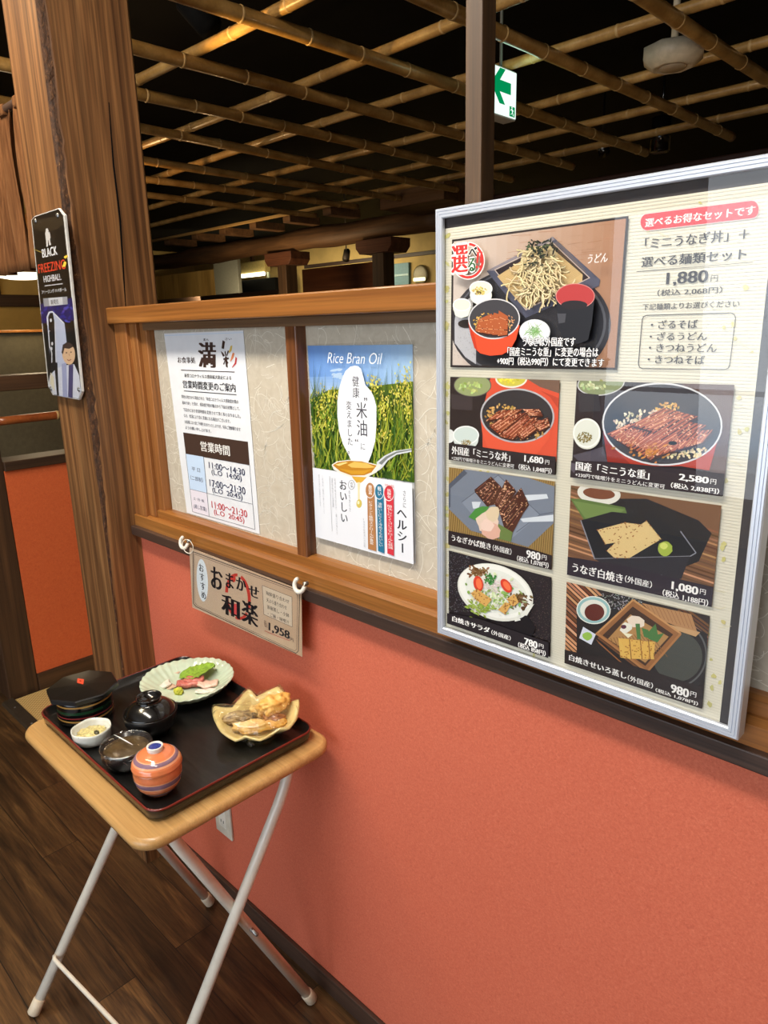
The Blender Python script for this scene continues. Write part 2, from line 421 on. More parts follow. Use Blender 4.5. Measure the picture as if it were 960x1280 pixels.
def floor_mat():
    m = N('dark_oak_planks'); co = m.coords((1, 1, 1))
    b = m.n('ShaderNodeTexBrick'); b.inputs['Scale'].default_value = 1
    b.inputs['Brick Width'].default_value = .91; b.inputs['Row Height'].default_value = .105
    b.inputs['Mortar Size'].default_value = .0012; b.inputs['Mortar Smooth'].default_value = .1; b.inputs['Bias'].default_value = 0
    b.offset = .37; b.inputs['Color1'].default_value = (0, 0, 0, 1); b.inputs['Color2'].default_value = (1, 1, 1, 1)
    b.inputs['Mortar'].default_value = (.5, .5, .5, 1)
    m.l(co, b.inputs['Vector'])
    # every board shifts the grain so that boards differ
    add = m.n('ShaderNodeVectorMath', operation='ADD'); mul = m.n('ShaderNodeVectorMath', operation='SCALE'); mul.inputs[3].default_value = 7.3
    m.l(b.outputs[0], mul.inputs[0]); m.l(co, add.inputs[0]); m.l(mul.outputs[0], add.inputs[1])
    mp = m.n('ShaderNodeMapping'); mp.inputs['Scale'].default_value = (1.6, 16, 16); m.l(add.outputs[0], mp.inputs[0])
    g = m.noise(mp.outputs[0], 1, 6, .62, 1.6)
    mp2 = m.n('ShaderNodeMapping'); mp2.inputs['Scale'].default_value = (8, 170, 60); m.l(add.outputs[0], mp2.inputs[0])
    g2 = m.noise(mp2.outputs[0], 1, 3, .6, .8)
    c = m.ramp(g, [(.3, (58, 39, 22)), (.5, (92, 64, 37)), (.72, (134, 98, 58))])
    c = m.mix(.55, c, m.ramp(g2, [(.35, (110, 104, 100)), (.6, (255, 255, 255))]), 'MULTIPLY')
    c = m.mix(.45, c, m.ramp(b.outputs[0], [(0, (140, 130, 120)), (1, (255, 250, 240))]), 'MULTIPLY')
    c = m.mix(b.outputs[1], c, (.012, .008, .005, 1))
    m.l(c, m.b.inputs['Base Color']); m.set(Roughness=.42); m.bump(g2, .12, .0008); return m.m
M['floor'] = floor_mat()
def tatami_mat():
    m = N('woven_rush'); co = m.coords()
    w1 = m.n('ShaderNodeTexChecker'); w1.inputs['Scale'].default_value = 130; m.l(co, w1.inputs[0])
    m.l(m.mix(w1.outputs[1], rgba((176, 142, 82)), rgba((218, 186, 124))), m.b.inputs['Base Color']); m.set(Roughness=.75); return m.m
M['tatami'] = tatami_mat()
def fibre_paper():
    m = N('fibre_paper'); a = m.noise(m.coords(), 60, 5, .6, .8)
    m.l(m.ramp(a, [(.3, (184, 172, 152)), (.7, (200, 190, 172))]), m.b.inputs['Base Color']); m.set(Roughness=.7); return m.m
M['paper'] = fibre_paper()
M['fibre'] = plain('pale_fibres', (228, 222, 208), .6)

# ------------------------------------------------------------------ the room
struct(MB().box(-12, 2.6, -3.3, 9.2, -.06, 0).build('floor', M['floor']))
b = MB(); b.box(-12, 2.6, .9, 9.2, 2.86, 2.92); b.mi = 1; b.box(-12, 2.6, -3.3, .9, 2.7, 2.76); struct(b.build('ceiling', [M['black'], plain('white_ceiling', (226, 222, 214), .8)]))
struct(MB().box(-1.72, 2.6, .83, .93, 0, .985).build('wall_center', M['coral']))
b = MB(); b.box(-1.72, 2.6, .819, .83, 0, .049, .002); struct(b.build('baseboard_center', M['dark']))
struct(MB().box(2.6, 2.7, -3.3, 9.2, 0, 2.9).build('wall_right', M['cream_wall']))
struct(MB().box(-12, 2.6, 9.2, 9.3, 0, 2.9).build('wall_back', M['cream_wall']))
struct(MB().box(-12.1, -12, -3.3, 9.2, 0, 2.9).build('wall_left', M['cream_wall']))
# window wall behind the camera: sill wall, head, side pieces, glazed opening with bars, daylight outside
b = MB(); b.box(-12, 2.6, -3.4, -3.3, 0, .45).box(-12, 2.6, -3.4, -3.3, 2.25, 2.9).box(-12, -2.6, -3.4, -3.3, .45, 2.25).box(1.5, 2.6, -3.4, -3.3, .45, 2.25)
struct(b.build('wall_front', M['cream_wall']))
wf = MB()
for x in (-2.6, -1.25, .1, 1.45): wf.box(x, x+.06, -3.38, -3.32, .45, 2.25, .004)
wf.box(-2.6, 1.5, -3.38, -3.32, .45, .5).box(-2.6, 1.5, -3.38, -3.32, 2.2, 2.25).box(-2.6, 1.5, -3.37, -3.33, 1.0, 1.03)
wi = struct(wf.build('window_1', M['dark_z']))
def outside():
    m = N('daylight_outside'); e = m.n('ShaderNodeEmission'); co = m.coords((1, 1, 1))
    sep = m.n('ShaderNodeSeparateXYZ'); m.l(co, sep.inputs[0])
    nz = m.noise(co, 1.1, 4, .6); ad = m.n('ShaderNodeMath', operation='MULTIPLY_ADD'); ad.inputs[1].default_value = .9; m.l(nz, ad.inputs[0]); m.l(sep.outputs[2], ad.inputs[2])
    c = m.ramp(ad.outputs[0], [(.0, (60, 74, 70)), (.35, (84, 108, 120)), (.6, (150, 190, 226)), (1, (232, 242, 252))])
    mp = m.n('ShaderNodeMath', operation='MULTIPLY'); m.l(c, e.inputs[0]); e.inputs[1].default_value = 2.7
    m.l(e.outputs[0], m.out.inputs[0]); return m.m
yard = MB().box(-6, 5, -5.6, -5.5, .2, 4.5).build('sky_backdrop', outside())
struct(yard); yard['label'] = 'daylight outside the window'

# ------------------------------------------------------------------ big square post with a worn live edge
post = thing('square_post', (-1.8125, .8425, 0), 'big square brown wooden post at the left end of the coral partition', 'post')
def post_mesh():
    bm = bmesh.new(); rings = []; n = 150
    for i in range(n+1):
        z = 2.78*i/n; nz = lambda k, fr=9: noise.noise(Vector((k*7.7, z*fr, k)))
        lo = min(1, max(.22, (z-.75)/.5)); c1 = (.006+.003*nz(1)+.003*nz(2, 40))*lo; c2 = (.017+.006*nz(3)+.006*nz(4, 46))*lo
        m = .003*nz(5, 60)
        pts = [(-1.905, .735), (-1.72-c1, .735), (-1.72-c1*.45+m, .735+c2*.35+m), (-1.72-.001, .735+c2), (-1.72, .735+c2+.004), (-1.72, .944), (-1.726, .95), (-1.905, .95)]
        rings.append([bm.verts.new((x, y, z)) for x, y in pts])
    for i in range(n):
        for k in range(8):
            f = bm.faces.new((rings[i][k], rings[i][(k+1) % 8], rings[i+1][(k+1) % 8], rings[i+1][k]))
            f.material_index = 1 if k in (1, 2) else 0
    bm.faces.new(rings[0][::-1]); bm.faces.new(rings[-1]); bmesh.ops.recalc_face_normals(bm, faces=bm.faces[:])
    return bm
def post_wood():
    m = N('big_post_wood_rings'); co = m.coords((1, 1, .16))
    wv = m.n('ShaderNodeTexWave', wave_type='RINGS', rings_direction='Z'); wv.inputs['Scale'].default_value = 7
    wv.inputs['Distortion'].default_value = 5; wv.inputs['Detail'].default_value = 3; wv.inputs['Detail Scale'].default_value = 1.2
    m.l(m.coords((3.2, 3.2, .22)), wv.inputs[0])
    n1 = m.noise(m.coords((22, 22, .8)), 1, 6, .6, .6); n2 = m.noise(m.coords((160, 160, 2.4)), 1, 3, .6, .2)
    c = m.ramp(n1, [(.28, (110, 72, 40)), (.5, (140, 96, 56)), (.74, (168, 124, 78))])
    c = m.mix(.5, c, m.ramp(wv.outputs[0], [(.2, (124, 100, 80)), (.8, (255, 255, 255))]), 'MULTIPLY')
    c = m.mix(.75, c, m.ramp(n2, [(.3, (130, 124, 118)), (.62, (255, 255, 255))]), 'MULTIPLY')
    m.l(c, m.b.inputs['Base Color']); m.set(Roughness=.5); m.bump(n2, .14, .001); return m.m
def bark():
    m = N('worn_live_edge'); a = m.noise(m.coords((1, 1, .5)), 130, 5, .7, .5)
    m.l(m.ramp(a, [(.35, (44, 26, 12)), (.55, (78, 48, 24)), (.66, (108, 70, 36)), (.72, (206, 168, 110))]), m.b.inputs['Base Color']); m.set(Roughness=.8); m.bump(a, .8, .004); return m.m
mb = MB(); mb.bm.free(); mb.bm = post_mesh(); mb.build('shaft', [post_wood(), bark()], post)
# drying crack down the right face
cr = MB(); pts = [(136, 128), (139, 170), (142, 208), (146, 240), (150, 275), (153, 320), (155, 352), (157, 383)]; vv = []
for i, p in enumerate(pts):
    v = atx(p[0], p[1], -1.72); wd = .0018*math.sin(PI*(i+.4)/(len(pts)))+.0006; vv.append((v, wd))
cr.prism([(-1.7195, v.y-wd, v.z) for v, wd in vv]+[(-1.7195, v.y+wd, v.z) for v, wd in reversed(vv)], (-.004, 0, 0))
P_(cr.build('crack', M['black'], post), 'dark drying crack in the right face')

# ------------------------------------------------------------------ upper partition: rails, stiles, mullions, fibre paper panels
scr = thing('panel_partition', (0, .86, .985), 'wooden upper partition with fibre paper panels above the coral wall', 'partition')
X1 = 2.4
MB().box(-1.72, X1, .806, .93, 1.511, 1.549, .003).build('top_rail', M['rail'], scr)
MB().box(-1.60, X1, .834, .90, 1.494, 1.511, .001).build('head_strip', M['strip'], scr)
s1 = MB(); s1.prism([(-1.72, .818, 1.003), (-1.72, .818, 1.031), (-1.72, .83, 1.036), (-1.72, .836, 1.036), (-1.72, .836, 1.053), (-1.72, .848, 1.056), (-1.72, .90, 1.056), (-1.72, .90, 1.003)], (X1+1.72, 0, 0), .0015)
s1.build('sill', M['rail'], scr)
MB().box(-1.735, X1, .806, .90, .979, 1.003, .002).build('bottom_rail', M['dark'], scr)
st = MB(); st.box(-1.72, -1.66, .822, .90, 1.033, 1.512, .002).box(-1.665, -1.628, .832, .90, 1.036, 1.512, .002).box(-1.63, -1.60, .842, .90, 1.04, 1.512, .002)
st.build('stile', M['rail_z'], scr)
def mull(x): return MB().box(x-.016, x+.016, .838, .885, 1.05, 1.50, .0025).build('mullion', M['mullion'], scr)
for x in (-1.055, -.50, .55, 1.2): mull(x)
edges = [-1.60, -1.055, -.50, .55, 1.2, X1]
for a, c in zip(edges, edges[1:]):
    b = MB(); b.box(a+.002, c-.002, .862, .874, 1.052, 1.496); b.mi = 1
    random.seed(int(a*100)+900); nf = int(900*(c-a)) if c < .6 else 20
    bm = bmesh.new()
    for _ in range(nf):
        x, z = random.uniform(a, c), random.uniform(1.052, 1.496); t = random.uniform(0, 2*PI); k = random.uniform(-60, 60); wd = random.uniform(.00025, .0006); prev = None
        for q in range(random.randint(8, 20)):
            nx, nz_ = -math.sin(t)*wd, math.cos(t)*wd
            if not (a+.004 < x < c-.004 and 1.054 < z < 1.494): break
            cur = (bm.verts.new((x+nx, .8617, z+nz_)), bm.verts.new((x-nx, .8617, z-nz_)))
            if prev: bm.faces.new((prev[0], prev[1], cur[1], cur[0]))
            prev = cur; x += math.cos(t)*.0036; z += math.sin(t)*.0036; t += k*.0036+random.uniform(-.12, .12); k += random.uniform(-9, 9)
    bmesh.ops.delete(bm, geom=[v for v in bm.verts if not v.link_faces], context='VERTS')
    for f in bm.faces:
        f.normal_update()
        if f.normal.y > 0: f.normal_flip()
    b._merge(bm); b.build('paper_panel', [M['paper'], M['fibre']], scr)
slim = tag(MB().box(-.649, -.622, .832, .862, 1.549, 2.86, .0015).build('slim_post', M['slim']), 'slim dark square wooden post standing on the partition rail beside the exit sign', 'post')
# ------------------------------------------------------------------ ceiling lattice of bamboo
def bamboo_mat(name, d, m_, l):
    m = N(name); co = m.coords((1, 1, 1)); a = m.noise(m.coords((9, 9, 9)), 1, 4, .6); b = m.noise(co, 120, 3)
    c = m.ramp(a, [(.3, d), (.5, m_), (.72, l)]); c = m.mix(.18, c, m.ramp(b, [(.35, (90, 70, 50)), (.65, (255, 250, 235))]), 'MULTIPLY')
    m.l(c, m.b.inputs['Base Color']); m.set(Roughness=.35, Coat_Weight=.25); return m.m
M['bam'] = bamboo_mat('aged_bamboo', (128, 90, 44), (160, 120, 64), (190, 150, 90))
M['bam2'] = bamboo_mat('pale_bamboo', (142, 104, 54), (172, 132, 74), (200, 162, 100))
M['node'] = plain('bamboo_node', (182, 146, 92), .5)
def bamboo(name, a, b, r, label, cat, group=None, mat=None, seed=0, gap=.27):
    """one pole with swollen joints; joints carry a pale ring"""
    rd = random.Random(seed); a, b = Vector(a), Vector(b); L = (b-a).length; t = (b-a)/L
    mb = MB(); pts = []; rad = []; s = 0; nodes = []; nxt = rd.uniform(.03, gap)
    side = t.orthogonal().normalized(); up = t.cross(side)
    k = 0; cur = 0
    while cur < L:
        e = min(nxt, L); n = 5
        for i in range(n+1):
            u = i/n; x = cur+(e-cur)*u
            rr = r*(1+.035*((2*u-1)**6)-.02*rd.random())
            wob = side*math.sin(x*1.3+seed)*.006+up*math.sin(x*1.7+2*seed)*.006
            pts.append(a+t*x+wob); rad.append(rr)
        if e < L: nodes.append(a+t*e+side*math.sin(e*1.3+seed)*.006+up*math.sin(e*1.7+2*seed)*.006)
        cur = e+.0012; nxt = e+gap*rd.uniform(.82, 1.15)
    mb.tube(pts, rad, 14)
    mb.mi = 1
    for p in nodes: mb.tube([p-t*.006, p-t*.002, p+t*.002, p+t*.006], [r*1.0, r*1.1, r*1.09, r*1.0], 14)
    return tag(mb.build(name, [mat or M['bam'], M['node']]), label, cat, group)
ZA, ZB = 2.385, 2.425
AX = [(-1.07, 4.12, 'rightmost lower bamboo pole of the ceiling grid, running in from the top right corner'),
      (-1.50, 4.12, 'lower bamboo pole passing just right of the exit sign and over the slim post'),
      (-1.94, 4.10, 'lower bamboo pole passing behind the slim post, lit green beside the exit sign'),
      (-2.385, 4.10, 'lower bamboo pole brightest along its length, nearest the top of the big post'),
      (-2.82, 4.10, 'second lower bamboo pole below the brightest one beside the big post'),
      (-3.265, 4.10, 'third lower bamboo pole below the brightest one beside the big post'),
      (-3.79, 4.10, 'fourth lower bamboo pole, dim, emerging from the big post'),
      (-4.25, 4.10, 'fifth lower bamboo pole, very dim, low beside the big post'),
      (-4.75, 4.10, 'sixth lower bamboo pole, almost black, lowest beside the big post')]
for i, (x, y1, lb) in enumerate(AX):
    bamboo('bamboo_pole', (x, 1.0, ZA), (x, y1, ZA), .0225 if i < 5 else .021, lb, 'bamboo pole', 'lower bamboo poles of the ceiling grid', M['bam'], i+3, .26)
BY = [(1.545, 'nearest upper cross pole of bamboo, glowing yellow at the top of the picture'),
      (2.03, 'second upper cross pole of bamboo from the front, crossing behind the slim post top'),
      (2.47, 'third upper cross pole of bamboo from the front, passing left of the smoke detector'),
      (2.99, 'fourth upper cross pole of bamboo from the front, just above the smoke detector level'),
      (3.48, 'fifth upper cross pole of bamboo from the front, below the smoke detector'),
      (3.90, 'rearmost upper cross pole of bamboo beside the black spotlight')]
for i, (y, lb) in enumerate(BY):
    bamboo('bamboo_cross_pole', (-3.92 if i == 5 else -9.4 if i > 1 else -5, y, ZB), (-.5, y, ZB), .0185, lb, 'bamboo pole', 'upper bamboo cross poles of the ceiling grid', M['bam2'], i+31, .3)

# edge of the lattice: thin pale strip, rafter stubs, log beam on two bracketed pillars
def bg(o, label, cat, group=None): return tag(o, label, cat, group)
bg(MB().box(-8.2, -3.97, 4.10, 4.13, 2.430, 2.452, .002).build('edge_strip', wood('pale_strip_wood', (150, 112, 60), (180, 140, 80), (204, 166, 104), 'X', 30, 1, .45)), 'thin pale wooden strip along the edge of the bamboo ceiling', 'strip')
rl = ['rafter end nearest the board, largest of the stubs above the log beam', 'second rafter end from the board', 'third rafter end from the board', 'fourth rafter end from the board', 'fifth rafter end from the board', 'sixth rafter end from the board', 'rafter end farthest left, beside the big post']
xs = [-4.0, -4.72, -5.25, -5.75, -6.25, -6.75, -7.3]
for i, x in enumerate(xs):
    wd = .62 if i == 0 else .10
    b = MB().box(x, x+wd, 4.16 if i else 4.10, 4.7 if i == 0 else 4.5, 2.335 if i == 0 else 2.385, 2.46 if i == 0 else 2.45, .004)
    bg(b.build('rafter_end', M['beam']), rl[i], 'rafter', 'rafter ends over the log beam')
beam = MB(); n = 40; pts = []; rad = []
for i in range(n+1):
    x = -9.6+(5.75)*i/n; pts.append((x, 4.66+.012*math.sin(i*.6), 2.31+.006*math.sin(i*.9+1))); rad.append(.092+.006*math.sin(i*.47)+.003*math.sin(i*1.9))
beam.tube(pts, rad, 22)
bg(beam.build('log_beam', M['beam']), 'long rough brown log beam above the far dining room', 'beam')
bg(MB().box(-3.86, .8, 4.58, 4.72, 2.28, 2.40, .01).build('header_beam', wood('dark_red_beam_wood', (48, 26, 18), (70, 38, 26), (90, 52, 36), 'X', 10, .8, .6)), 'dark reddish beam below the ends of the bamboo poles, above the board', 'beam')
def pillar(x0, x1, c0, c1, zb, zt, label):
    t = thing('bracket_pillar', ((x0+x1)/2, 4.67, 0), label, 'pillar', 'bracket pillars carrying the log beam')
    MB().box(x0, x1, 4.60, 4.74, 0, zb+.01, .004).build('shaft', M['slim'], t)
    b = MB(); y0, y1 = 4.55, 4.79; k = .045
    b.prism([(c0, y0, zt), (c1, y0, zt), (c1, y0, zb+.05), (c1-k, y0, zb), (c0+k, y0, zb), (c0, y0, zb+.05)], (0, y1-y0, 0), .004)
    b.build('bracket', wood('bracket_wood', (74, 42, 26), (104, 62, 40), (126, 80, 54), 'X', 18, 1, .55), t); return t
pillar(-4.60, -4.465, -4.75, -4.32, 2.10, 2.215, 'dark pillar with wide bracket under the right end of the log beam')
pillar(-5.935, -5.80, -6.07, -5.65, 2.095, 2.215, 'dark pillar with wide bracket under the middle of the log beam')

# far dining room seen in the gap over the partition
def tquad(name, px, Y, mat, label, cat, depth=.03, group=None):
    """a board standing in the plane Y with a real thickness"""
    pts = [at(x, y, Y) for x, y in px]
    zs = sorted(p.z for p in pts); z0 = (zs[0]+zs[1])/2; z1 = (zs[2]+zs[3])/2; x0 = (pts[0].x+pts[3].x)/2; x1 = (pts[1].x+pts[2].x)/2
    return tag(MB().box(x0, x1, Y, Y+depth, z0, z1, .002).build(name, mat), label, cat, group)
YF = 7.4
struct(MB().box(-12, 1.5, YF, YF+.08, 0, 2.86).build('wall_dining', M['cream_wall']))
a, c = at(195, 340, 6.4), at(268, 332, 6.4)
b = MB(); xs = [at(x, 350, 6.4).x for x in (150, 206, 232, 254, 268)]; b.box(-13, xs[4], 6.4, 6.46, 0, 2.4)
tan = b.build('tan_partition', wood('tan_board', (120, 90, 44), (150, 116, 62), (168, 134, 78), 'Z', 4, .5, .6)); tag(tan, 'tan wooden partition boards far behind, beside the big post', 'partition')
x0, x1 = at(268, 350, 6.3).x, at(298, 350, 6.3).x
gc = thing('grey_cabinet', ((x0+x1)/2, 6.33, 0), 'tall grey metal cabinet between the tan boards and the kitchen lamp', 'cabinet')
MB().box(x0, x1, 6.3, 6.36, 0, 2.5, .006).build('body', M['grey_panel'], gc)
MB().box(x0+.03, x1-.03, 6.285, 6.3, .3, 1.98, .004).build('door', plain('grey_door', (92, 92, 88), .35, .3), gc)
# kitchen lamp: fluorescent tube on a wall bracket
l0, l1 = at(298, 346, 6.9), at(333, 341, 6.9)
kl = thing('fluorescent_lamp', ((l0.x+l1.x)/2, 6.9, l0.z), 'bright fluorescent tube lamp in the far kitchen, left of the first pillar', 'lamp')
MB().box(l0.x, l1.x, 6.88, 6.98, l0.z+.03, l0.z+.2, .006).build('housing', plain('yellowed_housing', (206, 184, 118), .5), kl)
MB().tube([(l0.x+.02, 6.87, l0.z), (l1.x-.02, 6.87, l0.z)], .028, 14).build('tube', emit('tube_glow', (255, 244, 206), 5), kl)
MB().box((l0.x+l1.x)/2-.03, (l0.x+l1.x)/2+.03, 6.9, 6.95, l0.z+.2, l0.z+.34, .005).build('hanger', M['slim'], kl)
a, c = at(299, 350, 6.95), at(348, 372, 6.95)
tag(MB().box(a.x, c.x, 6.9, 7.3, 0, a.z-.02, .005).build('kitchen_cupboard', M['black']), 'black kitchen cupboard below the fluorescent lamp', 'cupboard')
CUP = a.z-.02
bottle = thing('standing_bottle', (at(336, 352, 7.0).x, 7.0, CUP), 'thin pale bottle standing at the right end of the black kitchen cupboard', 'bottle')
p = Vector((at(336, 352, 7.0).x, 7.0, CUP)); MB().lathe([(0, 0), (.022, 0), (.022, .12), (.01, .16), (.01, .2), (0, .2)], p).build('glass', plain('pale_bottle', (206, 214, 190), .3), bottle)
MB().lathe([(0, .2), (.013, .2), (.013, .225), (0, .225)], p).build('cap', M['slim'], bottle)
tag(MB().box(at(180, 375, 5.6).x, at(350, 365, 5.6).x, 5.6, 5.66, 0, at(300, 366, 5.6).z, .005).build('counter_board', M['dark']), 'dark counter board running below the tan boards and grey cabinet', 'board')
# brown board between the pillars, dark rail above it, spotlight
a, c = at(384, 342, 5.9), at(466, 330, 5.9)
tag(MB().box(a.x-.1, c.x+.1, 5.9, 5.95, 0, at(440, 330, 5.9).z, .004).build('brown_screen', wood('red_brown_board', (84, 44, 24), (108, 60, 34), (124, 74, 44), 'X', 8, .7, .6)), 'reddish brown screen board between the two pillars', 'screen')
a, c = at(380, 334, 7.36), at(548, 314, 7.36)
tag(MB().box(a.x, c.x+.2, 7.36, 7.4, (a.z+c.z)/2-.024, (a.z+c.z)/2+.024, .003).build('picture_rail', M['dark']), 'thin dark rail along the cream far wall', 'rail')
def spotlight(name, p, aim, L, R, mat, label, glow, stem, cat='spotlight'):
    p = Vector(p); t = Vector(aim).normalized(); th = thing(name, p, label, cat)
    MB().tube([p-t*L*.5, p-t*L*.48, p+t*L*.48, p+t*L*.5, p+t*L*.42], [R*.6, R*.95, R, R*.97, R*.8], 20).build('housing', mat, th)
    MB().tube([p+t*L*.40, p+t*L*.45], R*.84, 20).build('lens', emit(name+'_glow', (255, 246, 220), glow), th)
    MB().tube([p, Vector((p.x, p.y, 2.865))], .006, 8).build('stem', mat, th); return th
p = at(433, 319, 5.2); spotlight('track_spotlight', p, (.35, -.5, -.75), .12, .036, plain('grey_spot', (128, 118, 104), .4, .5), 'grey track spotlight hanging between the pillars, lamp lit', 3.5, .16)
p = at(753, 184, 4.3); spotlight('track_spotlight', p, (.5, -.3, -.7), .10, .034, M['blackgloss'], 'small lit black spotlight among the bamboo poles left of the black can light', 6, .16)
p = at(826, 168, 4.0); spotlight('can_light', p, (0, 0, -1), .17, .05, M['blackgloss'], 'black cylindrical can light hanging below the smoke detector', .02, .3)
p = at(248, 18, 1.75); spotlight('can_light', p, (.45, .25, -.55), .15, .05, M['black'], 'black can light above the bamboo at the top left', .02, .3)
# blue noticeboard and round wall lamp
a, c = at(491, 330, 7.36), at(511, 356, 7.36)
nb = thing('blue_board', ((a.x+c.x)/2, 7.36, c.z), 'blue board on the far wall right of the second pillar', 'board')
MB().box(a.x, c.x, 7.36, 7.4, c.z-.2, a.z, .003).build('panel', plain('dusty_blue', (86, 128, 142), .5), nb)
z = at(500, 344, 7.36).z; MB().box(a.x, c.x, 7.35, 7.36, z-.012, z+.012).build('band', plain('pale_blue', (150, 180, 186), .4), nb)
p = at(527, 344, 7.39); wl = thing('round_wall_lamp', p, 'round wall lamp with a lit lower half, left of the board frame', 'wall lamp')
b = MB(); b.lathe([(0, 0), (.12, 0), (.13, .012), (.125, .03), (.105, .036), (0, .036)], (0, 0, 0), 32)
for v in b.bm.verts: x, y, zz = v.co; v.co = Vector((p.x+x, p.y-zz, p.z+y))
b.build('plate', plain('lamp_plate', (120, 108, 78), .4, .1), wl)
MB().box(p.x-.1, p.x+.1, p.y-.06, p.y-.036, p.z-.075, p.z-.03, .01).build('diffuser', emit('wall_lamp_glow', (255, 244, 190), 2.2), wl)

# exit sign: a box hung from the ceiling, faces the camera side, green arrow and running figure
ex = thing('exit_sign', (-1.73, 2.40, 2.24), 'lit white exit sign with a green arrow, hanging right of the slim post', 'exit sign')
MB().box(-1.76, -1.702, 2.315, 2.492, 2.230, 2.396, .004).build('housing', plain('sign_housing', (168, 170, 162), .5), ex)
def sign_face():
    m = N('lit_sign_white'); e = m.n('ShaderNodeEmission'); e.inputs[0].default_value = rgba((236, 255, 246)); e.inputs[1].default_value = 1.15; m.l(e.outputs[0], m.out.inputs[0]); return m.m
MB().box(-1.702, -1.699, 2.320, 2.487, 2.236, 2.390).build('lit_face', sign_face(), ex)
def flat_x(X, pts): return [(X, y, z) for y, z in pts]
GR = emit('lit_sign_green', (0, 158, 92), .8)
cy, cz = 2.39, 2.33; b = MB()
sh = [(-.062, 0), (-.008, .058), (.026, .058), (-.008, .019), (.062, .019), (.062, -.019), (-.008, -.019), (.026, -.058), (-.008, -.058)]
b.prism(flat_x(-1.699, [(cy+y, cz+z) for y, z in sh]), (.0006, 0, 0)); b.build('arrow', GR, ex)
b = MB(); o = (2.462, 2.256)
b.prism(flat_x(-1.699, [(o[0]-.016, o[1]-.016), (o[0]+.018, o[1]-.016), (o[0]+.018, o[1]+.018), (o[0]-.016, o[1]+.018)]), (.0004, 0, 0)); b.mi = 1
for q in ([(-.004, .012), (.002, .012), (.002, .017), (-.004, .017)], [(-.004, .010), (.003, .010), (.006, -.002), (.001, -.002)], [(-.010, .006), (-.004, .010), (-.003, .007), (-.009, .003)], [(.003, .009), (.010, .005), (.009, .002), (.002, .006)], [(.001, -.002), (.005, -.002), (.012, -.012), (.008, -.013)], [(.002, -.002), (.005, 0), (-.006, -.010), (-.008, -.008)]):
    b.prism(flat_x(-1.6986, [(o[0]+y, o[1]+z) for y, z in q]), (.0003, 0, 0))
b.build('running_figure', [GR, sign_face()], ex)
for y in (2.35, 2.43): MB().tube([(-1.73, y, 2.394), (-1.73, y, 2.86)], .006, 8).build('hanging_rod', M['grey_panel'], ex)
point('exit_glow_light', (-1.64, 2.40, 2.36), .5, (.55, 1, .72), .08)

# smoke detector / round ceiling box
p = atz(841, 80, 2.345); c = Vector((p.x, p.y, 2.345))
sd = thing('ceiling_detector', (c.x, c.y, c.z), 'pale octagonal detector box hanging among the bamboo at the top right', 'detector')
ow = plain('old_white_plastic', (196, 180, 152), .5)
MB().lathe([(0, .055), (.095, .055), (.104, .051), (.104, .015), (.070, -.012), (.062, -.014), (.058, -.010), (0, -.010)], c, 8).build('body', ow, sd)
MB().lathe([(0, -.016), (.042, -.016), (.048, -.009), (0, -.009)], c, 24).build('grille', plain('grille_plastic', (170, 150, 122), .5), sd)
MB().tube([c+Vector((0, 0, .055)), Vector((c.x, c.y, 2.86))], .012, 10).build('stem', ow, sd)

# ------------------------------------------------------------------ left: booth half wall, rails, lamp
hw = thing('booth_half_wall', (-3.07, 1.9, 0), 'orange half wall of a booth with dark wooden cap and base, left of the big post', 'half wall')
MB().box(-3.12, -3.02, .92, 3.4, .083, .968).build('panel', M['orange'], hw)
MB().box(-3.14, -3.005, .92, 3.4, .968, 1.006, .003).build('cap_rail', M['dark_y'], hw)
MB().box(-3.13, -3.008, .92, 3.4, 0, .083, .002).build('base_board', M['dark_y'], hw)
tag(MB().box(-3.14, -3.02, .80, .92, 0, 1.34, .004).build('end_post', M['dark_z']), 'short dark wooden post at the left end of the orange half wall', 'post')
bamboo('bamboo_handrail', (-3.05, .92, 1.158), (-3.05, 3.4, 1.158), .017, 'polished reddish bamboo handrail above the orange half wall', 'handrail', None, bamboo_mat('red_bamboo', (112, 52, 22), (146, 74, 34), (172, 100, 52)), 77, .3)
tag(MB().box(-3.13, -3.02, .921, 3.4, 1.279, 1.338, .004).build('booth_top_rail', M['dark_y']), 'flat dark wooden top rail of the booth, above the bamboo handrail', 'rail')
# behind the booth: a taller grey-green back, cream wall with a dark beam
bk = thing('grey_green_partition', (-4.6, 2.0, 0), 'grey green booth back panels behind the bamboo handrail', 'booth back')
MB().box(-4.64, -4.56, -.6, 3.0, 0, 1.505, .004).build('panel', plain('grey_green_board', (92, 84, 62), .7), bk)
MB().box(-4.66, -4.54, -.6, 3.0, 1.505, 1.52, .002).build('cap', M['rail'], bk)
struct(MB().box(-6.3, -6.2, -3.3, 2.9, 0, 2.86).build('wall_booth', plain('ochre_plaster', (206, 164, 84), .8, 0, .05, 5)))
p = atx(0, 377, -6.2)
tag(MB().box(-6.2, -6.14, -.5, 2.9, p.z-.04, p.z+.05, .004).build('wall_beam', M['dark_y']), 'dark wooden beam across the ochre wall behind the hanging lamp', 'beam')
tag(MB().box(-6.2, -6.15, 2.0, 2.06, p.z, p.z+1.0, .004).build('wall_stud', M['dark_z']), 'dark upright timber on the ochre wall below the hanging lamp', 'timber')
